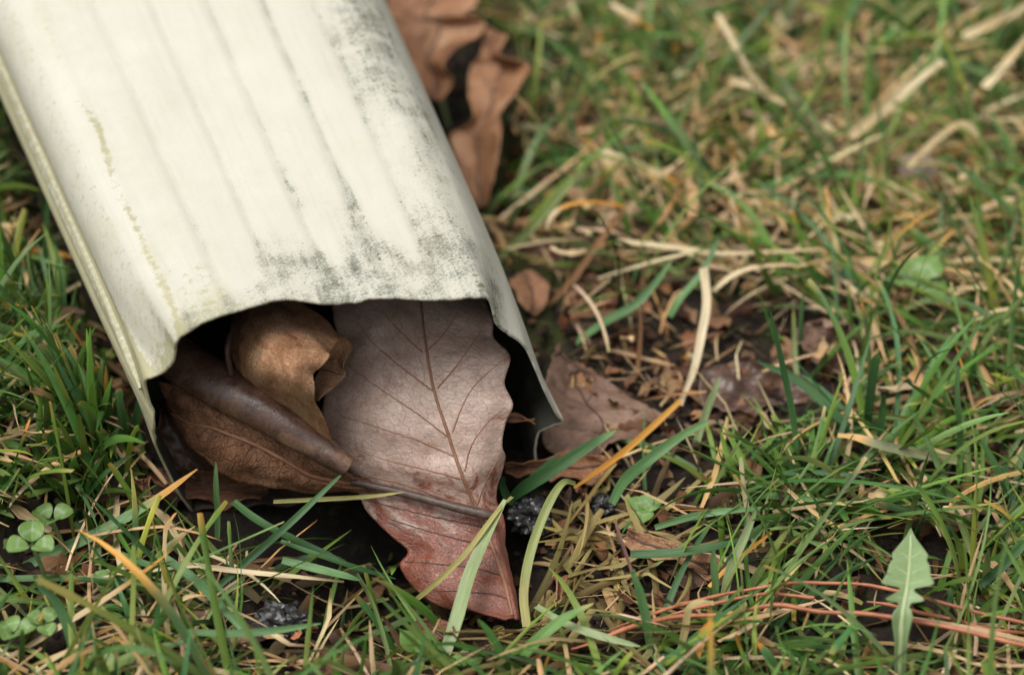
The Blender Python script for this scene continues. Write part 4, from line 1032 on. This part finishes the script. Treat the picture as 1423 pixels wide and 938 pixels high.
def make_blades(x, y, L, W, el0, droop, c0, c1, tipc, tipw, segs=7, zoff=None, fold=0.35, kink=0.0, heading=None):
    n = len(x)
    hd = rng.uniform(0, 2 * math.pi, n) if heading is None else heading
    P = np.zeros((n, segs + 1, 3)); P[:, 0, 0] = x; P[:, 0, 1] = y
    P[:, 0, 2] = gheight(x, y) - 0.001 + (0 if zoff is None else zoff)
    el = el0.copy(); h = hd.copy()
    turn = rng.normal(0, 0.045, n)
    st = L / segs
    T = np.zeros((n, segs + 1, 3))
    kk = rng.integers(2, segs, n); ka = rng.normal(0, 1, n) * kink
    for s in range(segs + 1):
        d = np.stack([np.cos(el) * np.cos(h), np.cos(el) * np.sin(h), np.sin(el)], -1)
        T[:, s] = d
        if s < segs:
            P[:, s + 1] = P[:, s] + d * st[:, None]
            g = gheight(P[:, s + 1, 0], P[:, s + 1, 1]) + 0.0008 + (0 if zoff is None else zoff * 0.7)
            low = P[:, s + 1, 2] < g
            P[:, s + 1, 2] = np.where(low, g, P[:, s + 1, 2])
            el = el - droop / segs * (0.4 + 1.2 * s / segs)
            el = np.where(low, np.maximum(el, -0.05), el)
            h = h + turn + np.where(kk == s, ka, 0)
    S_ = np.stack([-np.sin(hd), np.cos(hd), np.zeros(n)], -1)[:, None] + 0 * P
    N_ = np.cross(T, S_)
    roll = rng.normal(0, 0.6, n)[:, None] + rng.normal(0, 0.5, n)[:, None] * np.linspace(0, 1, segs + 1)[None]
    S2 = S_ * np.cos(roll)[..., None] + N_ * np.sin(roll)[..., None]; N2 = np.cross(S2, T)
    ph = np.linspace(0, 1, segs + 1)
    prof = np.interp(ph, [0, .25, .6, .85, 1], [.7, 1, .9, .55, .06])
    prof = np.tile(prof[None], (n, 1)); blunt = rng.random(n) < 0.22
    prof[:, -1] = np.where(blunt, 0.62, 0.06); prof[:, -2] = np.where(blunt, 0.85, prof[:, -2])      # some tips mown off
    w = W[:, None] * prof / 2
    cols = np.array([-1, 0, 1.0])
    V = P[:, :, None] + S2[:, :, None] * (cols[None, None] * w[..., None])[..., None] + N2[:, :, None] * ((np.abs(cols)[None, None] - .5) * w[..., None] * fold)[..., None]
    C = c0[:, None] * (1 - ph[None, :, None]) + c1[:, None] * ph[None, :, None]
    tipw = np.where(blunt & (tipw < 0), 0.1, tipw)
    m = np.clip((ph[None] - (1 - tipw[:, None])) / 0.15, 0, 1)[..., None]
    C = C * (1 - m) + tipc[:, None] * m
    C = np.repeat(C[:, :, None], 3, 2)
    uvx = np.tile(cols, (n, segs + 1, 1)) + rng.uniform(0, 90, n)[:, None, None]
    uvy = np.tile((ph * 6)[None, :, None], (n, 1, 3)) + rng.uniform(0, 90, n)[:, None, None]
    return V, C, np.stack([uvx, uvy], -1)

SOFT = 0.8
def filter_build(name, label, cat, parts, mat, clear=True, soft=True):
    Vs, Cs, Us, Fs, off = [], [], [], [], 0
    for V, C, UV in parts:
        n, s, k = V.shape[:3]
        flat = V.reshape(n, -1, 3)
        bad = in_spout(flat.reshape(-1, 3), 0.8).reshape(n, -1).any(1)
        px, py, dp = proj(flat)
        if clear:
            inp = in_poly(px, py, keep_clear) | in_poly(px, py, leaf_clear) | in_poly(px, py, np.array([(705, 375), (770, 375), (770, 440), (725, 440)], float))
            for pi, pg in enumerate(soft_clear if soft else ()):
                bad |= in_poly(px, py, pg).any(1) & (rng.random(n) < (0.25 if pi == 7 else SOFT))
            bad |= (inp & (flat[..., 2] > -0.012)).any(1)
            # nothing in front of the pipe's upper side
            edge_l = 2 + (py - 50) * 0.427
            bad |= ((px > edge_l - 32) & (px < 540 + py * 0.41) & (py < 420)).any(1) & (flat[..., 0].mean(1) < -0.02) & (flat[..., 1].mean(1) < 0.5)
        V, C, UV = V[~bad], C[~bad], UV[~bad]
        n = len(V)
        f = grid_faces(s, k)
        F = (f[None] + (np.arange(n) * s * k)[:, None, None]).reshape(-1, 4) + off
        Vs.append(V.reshape(-1, 3)); Cs.append(C.reshape(-1, 3)); Us.append(UV.reshape(-1, 2)); Fs.append(F); off += n * s * k
    o = obj(name, np.vstack(Vs), np.vstack(Fs), mat, origin=(0, 0, 0), uv=np.vstack(Us), col=np.vstack(Cs))
    o["kind"] = "stuff"
    return tag(o, label, cat)

def pick(pal, n, jit=0.18):
    pal = np.array(pal); i = rng.integers(0, len(pal), n)
    return pal[i] * np.exp(rng.normal(0, jit, (n, 1))) * np.exp(rng.normal(0, 0.05, (n, 3)))

G_PAL = [lin(74, 112, 42), lin(92, 130, 50), lin(118, 150, 62), lin(52, 90, 36), lin(116, 148, 88), lin(84, 124, 74), lin(136, 152, 62), lin(60, 98, 56)]
S_PAL = [lin(210, 180, 138), lin(226, 204, 164), lin(194, 160, 114), lin(210, 168, 108), lin(176, 142, 104), lin(206, 184, 148)]
B_PAL = [lin(92, 68, 44), lin(72, 54, 38), lin(118, 92, 60), lin(88, 76, 46), lin(56, 42, 32)]
T_PAL = [lin(206, 150, 70), lin(196, 164, 110), lin(120, 140, 70), lin(160, 150, 80)]

def bare(px, py):
    return np.clip(1.1 * zone(px, py, 920, 515, 215, 105) + zone(px, py, 830, 600, 110, 70) + zone(px, py, 735, 330, 55, 190) + zone(px, py, 600, 790, 115, 100) * 1.1 + 0.8 * zone(px, py, 830, 740, 150, 130), 0, 1)
def d_green(px, py):
    return np.clip(1 - 0.93 * bare(px, py), 0, 1) * np.where(px < 250, 0.78, np.where(py < 420, 1.0, 0.85))
def d_dry(px, py):
    up = np.clip(0.9 - 0.82 * bare(px, py), 0.05, 1)
    return np.where((px < 300) & (py < 600), up * 0.7, up) * np.where(py > 600, np.where(px < 400, 0.8, 0.55), 0.9)

E1 = (-0.21, 0.23, -0.185, 0.31)
def tufts(nt, dens, k0, k1, l0, l1, w0, w1, e0, e1, d0, d1, segs, spread=0.0035):
    tx, ty = scatter(nt, *E1, dens)
    cnt = rng.integers(k0, k1, len(tx))
    i = np.repeat(np.arange(len(tx)), cnt); n = len(i)
    hd = rng.uniform(0, 2 * math.pi, n); r_ = np.abs(rng.normal(0, spread, n))
    x = tx[i] + np.cos(hd) * r_; y = ty[i] + np.sin(hd) * r_
    tone = np.exp(rng.normal(0, 0.16, len(tx)))[i, None]; warm = (1 + rng.normal(0, 0.10, len(tx)))[i]
    c0 = pick(G_PAL, n, .26) * tone; c1 = pick(G_PAL, n, .26) * tone
    c0[:, 0] *= warm; c1[:, 0] *= warm
    L = rng.uniform(l0, l1, n) * np.repeat(rng.uniform(.7, 1.15, len(tx)), cnt)
    pale = rng.random(n) < .35
    c0 = np.where(pale[:, None], c0 * .6 + lin(190, 190, 130) * .4, c0)           # pale sheath at the foot
    return make_blades(x, y, L, rng.uniform(w0, w1, n), rng.uniform(e0, e1, n), rng.uniform(d0, d1, n), c0, c1, pick(T_PAL, n), np.where(rng.random(n) < .16, rng.uniform(.05, .5, n), -0.2), segs=segs, heading=hd)
short = tufts(1200, d_green, 5, 11, 0.012, 0.034, 0.0010, 0.0021, 0.35, 1.4, 0.0, 1.3, 7)
long_ = tufts(560, d_green, 4, 9, 0.030, 0.060, 0.0011, 0.0023, 0.25, 1.25, 0.1, 1.5, 10)
fine = tufts(460, d_green, 5, 12, 0.018, 0.050, 0.0005, 0.0010, 0.3, 1.4, 0.0, 1.2, 8)
def outer(n, pal, l0, l1):
    x = rng.uniform(-1.3, 1.3, n); y = rng.uniform(-0.9, 2.2, n)
    k = ~((x > E1[0]) & (x < E1[1]) & (y > E1[2]) & (y < E1[3])) & (rng.random(n) < np.clip(1.15 - np.hypot(x, y - .2) / 2.2, .15, 1))
    x, y = x[k], y[k]; n = len(x)
    return make_blades(x, y, rng.uniform(l0, l1, n), rng.uniform(0.0016, 0.003, n), rng.uniform(0.35, 1.3, n), rng.uniform(0.4, 2.2, n), pick(pal, n), pick(pal, n), pick(T_PAL, n), np.where(rng.random(n) < .15, .3, -0.2), segs=4)
xx = rng.uniform(-0.125, -0.076, 600); tt = rng.uniform(-0.20, 0.0, 600)
q = S_O + xx[:, None] * S_U + tt[:, None] * S_F
n = len(xx)
tall = make_blades(q[:, 0], q[:, 1], rng.uniform(0.012, 0.030, n), rng.uniform(0.0012, 0.0024, n), rng.uniform(0.5, 1.4, n), rng.uniform(0.2, 1.6, n), pick(G_PAL[:4], n) * .75, pick(G_PAL[:4], n) * .75, pick(T_PAL, n), np.where(rng.random(n) < .1, .3, -0.2), segs=9)  # blade colours darkened to paint the shade along the left wall
cc_ = at(rng.uniform(110, 198, 130), rng.uniform(610, 720, 130), 0); n = 130
corner = make_blades(cc_[:, 0], cc_[:, 1], rng.uniform(0.016, 0.040, n), rng.uniform(0.0014, 0.0026, n), rng.uniform(0.9, 1.5, n), rng.uniform(0.1, 1.0, n), pick(G_PAL, n), pick(G_PAL, n), pick(T_PAL, n), np.where(rng.random(n) < .1, .3, -0.2), segs=9)
sp = []
for (tx_, ty_, n, l0, l1, e1) in ((1130, 705, 70, .022, .05, .8), (1220, 650, 40, .02, .045, 1.1), (1000, 690, 30, .02, .04, .9), (1340, 760, 45, .02, .045, 1.0), (1060, 880, 50, .018, .04, 1.0), (900, 930, 40, .015, .035, 1.1), (730, 940, 24, .015, .03, 1.2), (330, 860, 40, .02, .04, .9), (60, 650, 40, .02, .045, 1.35), (100, 560, 30, .02, .045, 1.3), (1400, 600, 40, .02, .045, 1.0)):
    c_ = at(tx_, ty_, 0); hd = rng.uniform(0, 6.283, n); r_ = np.abs(rng.normal(0, .004, n))
    sp.append(make_blades(c_[0] + r_ * np.cos(hd), c_[1] + r_ * np.sin(hd), rng.uniform(l0, l1, n), rng.uniform(.0009, .0021, n), rng.uniform(.15, e1, n), rng.uniform(0, 1.0, n), pick(G_PAL, n) * (.7 if tx_ < 400 else 1), pick(G_PAL, n) * (.75 if tx_ < 400 else 1), pick(T_PAL, n), np.where(rng.random(n) < .1, .25, -.2), segs=9, heading=hd))  # clumps on the left coloured darker, shade put into the colour
n = 46
c_ = at(rng.uniform(290, 500, n), rng.uniform(770, 835, n), 0)
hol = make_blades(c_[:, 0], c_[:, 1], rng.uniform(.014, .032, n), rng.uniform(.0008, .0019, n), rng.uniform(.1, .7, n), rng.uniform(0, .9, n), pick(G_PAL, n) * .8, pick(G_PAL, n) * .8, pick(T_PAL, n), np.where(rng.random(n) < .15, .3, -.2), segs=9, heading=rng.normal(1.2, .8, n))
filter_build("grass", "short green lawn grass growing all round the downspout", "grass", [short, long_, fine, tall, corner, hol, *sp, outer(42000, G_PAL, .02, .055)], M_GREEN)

x, y = scatter(8500, *E1, d_dry); n = len(x)
s1 = make_blades(x, y, rng.uniform(0.010, 0.040, n), rng.uniform(0.0004, 0.0015, n), rng.uniform(-0.05, 0.35, n), rng.uniform(-0.1, 0.7, n), pick(S_PAL, n), pick(S_PAL, n), pick(T_PAL, n), np.where(rng.random(n) < .2, .3, -0.2), zoff=rng.uniform(0.001, 0.009, n), kink=0.25)
x, y = scatter(2200, *E1, d_dry); n = len(x)
s2 = make_blades(x, y, rng.uniform(0.018, 0.046, n), rng.uniform(0.0008, 0.0019, n), rng.uniform(0.05, 0.7, n), rng.uniform(0.0, 0.9, n), pick(S_PAL, n), pick(S_PAL, n), pick(T_PAL, n), np.where(rng.random(n) < .25, .35, -0.2), zoff=rng.uniform(0.0, 0.004, n), kink=0.35, segs=9)
x, y = scatter(5500, *E1, lambda a, b: np.clip(0.95 - 0.55 * bare(a, b), 0, 1)); n = len(x)
s3 = make_blades(x, y, rng.uniform(0.006, 0.024, n), rng.uniform(0.0010, 0.0030, n), rng.uniform(-0.05, 0.25, n), rng.uniform(-0.1, 0.4, n), pick(B_PAL, n), pick(B_PAL, n), pick(B_PAL, n), np.full(n, -0.2), zoff=rng.uniform(0.0, 0.005, n), kink=0.6, segs=5)
filter_build("dry_grass", "matted tan straw and dead blades between the green grass", "dry grass", [s1, s2, s3, outer(26000, S_PAL, .012, .04)], M_DRY)

# olive matted litter right of the scalloped leaf
def d_mat(px, py): return np.clip(zone(px, py, 810, 790, 110, 110) * 1.0, 0, 1)
x, y = scatter(26000, *E1, d_mat); n = len(x)
O_PAL = [lin(150, 132, 84), lin(124, 108, 66), lin(168, 148, 98), lin(134, 124, 70), lin(92, 78, 52)]
o1 = make_blades(x, y, rng.uniform(0.012, 0.036, n), rng.uniform(0.0006, 0.0024, n), rng.uniform(-0.05, 0.5, n), rng.uniform(0, 0.9, n), pick(O_PAL, n), pick(O_PAL, n), pick(O_PAL, n), np.full(n, -0.2), zoff=rng.uniform(0.0, 0.006, n), kink=0.6, segs=8, heading=rng.normal(-1.9, 1.5, n))
filter_build("matted_litter", "olive brown matted dead grass right of the scalloped leaf's base", "litter", [o1], M_DRY, soft=False)

# flakes of rotted leaf and short straw lying on the soil
def d_fl(px, py): return np.clip(.25 + .75 * bare(px, py), 0, 1)
F_PAL = [lin(120, 84, 60), lin(96, 64, 48), lin(150, 112, 80), lin(78, 56, 46), lin(140, 92, 62), lin(168, 132, 96), lin(62, 46, 40)]
x, y = scatter(5200, *E1, d_fl); n = len(x)
f1 = make_blades(x, y, rng.uniform(0.002, 0.009, n), rng.uniform(0.0015, 0.0055, n), rng.uniform(-0.1, 0.6, n), rng.uniform(-0.5, 1.0, n), pick(F_PAL, n, .25), pick(F_PAL, n, .25), pick(F_PAL, n), np.full(n, -0.2), zoff=rng.uniform(0.001, 0.004, n), segs=5, kink=0.3)
f1 = (f1[0] + rng.normal(0, 0.00055, f1[0].shape), f1[1], f1[2])
x, y = scatter(3500, *E1, d_fl); n = len(x)
f2 = make_blades(x, y, rng.uniform(0.006, 0.024, n), rng.uniform(0.0003, 0.0010, n), rng.uniform(-0.05, 0.3, n), rng.uniform(-0.1, 0.5, n), pick(S_PAL + F_PAL, n), pick(S_PAL, n), pick(S_PAL, n), np.full(n, -0.2), zoff=rng.uniform(0.001, 0.004, n), segs=5, kink=0.5)
x, y = scatter(3200, *E1, lambda a, b: np.where((b < 360) & (a > 740), 0.8, 0.06)); n = len(x)
f3 = make_blades(x, y, rng.uniform(0.003, 0.013, n), rng.uniform(0.0012, 0.0032, n), rng.uniform(-0.1, 0.6, n), rng.uniform(-0.4, 0.8, n), pick(S_PAL, n, .25), pick(S_PAL, n, .25), pick(T_PAL, n), np.where(rng.random(n) < .3, .5, -.2), zoff=rng.uniform(0.003, 0.013, n), segs=5, kink=0.3)
f3 = (f3[0] + rng.normal(0, 0.0003, f3[0].shape), f3[1], f3[2])
filter_build("leaf_flakes", "brown flakes of rotted leaf and straw bits strewn on the soil", "litter", [f1, f2, f3], M_DRY, soft=False)

# crumbs of soil and leaf bits on the ground
def crumbs(n, area, pal, r0, r1, dens):
    x, y = scatter(n, *area, dens); n = len(x)
    ov = np.array([(1, 0, 0), (-1, 0, 0), (0, 1, 0), (0, -1, 0), (0, 0, 1), (0, 0, -1)], float)
    of = np.array([(0, 2, 4), (2, 1, 4), (1, 3, 4), (3, 0, 4), (2, 0, 5), (1, 2, 5), (3, 1, 5), (0, 3, 5)])
    r = rng.uniform(r0, r1, n) * rng.uniform(.5, 1, n)
    V = ov[None] * (1 + rng.normal(0, .3, (n, 6, 1))) * r[:, None, None] * np.array([1, 1, .7])
    a = rng.uniform(0, 6.28, n); c, s = np.cos(a)[:, None], np.sin(a)[:, None]
    V = np.stack([V[..., 0] * c - V[..., 1] * s, V[..., 0] * s + V[..., 1] * c, V[..., 2]], -1)
    V = V + np.stack([x, y, gheight(x, y) + r * .3 + 0.0006], -1)[:, None]
    C = np.repeat(pick(pal, n, .3)[:, None], 6, 1)
    ok = ~in_spout(V.reshape(-1, 3), 0.5).reshape(n, -1).any(1)
    V, C = V[ok], C[ok]; n = len(V)
    return V.reshape(-1, 3), (of[None] + (np.arange(n) * 6)[:, None, None]).reshape(-1, 3), C.reshape(-1, 3)
CR_PAL = [lin(60, 46, 36), lin(44, 34, 28), lin(84, 64, 48), lin(110, 84, 60), lin(34, 28, 26), lin(70, 44, 34)]
cv, cf, cc = crumbs(26000, E1, CR_PAL, 0.0005, 0.0021, lambda a, b: np.clip(.35 + .65 * bare(a, b), 0, 1))
o = obj("soil_crumbs", cv, cf, M_DRY, origin=(0, 0, 0), col=cc, uv=cv[:, :2] * 900, smooth=False); o["kind"] = "stuff"
tag(o, "dark crumbs of soil and rotted leaf on the ground", "soil")

for o in scene.objects:
    if "_base" in o: del o["_base"]
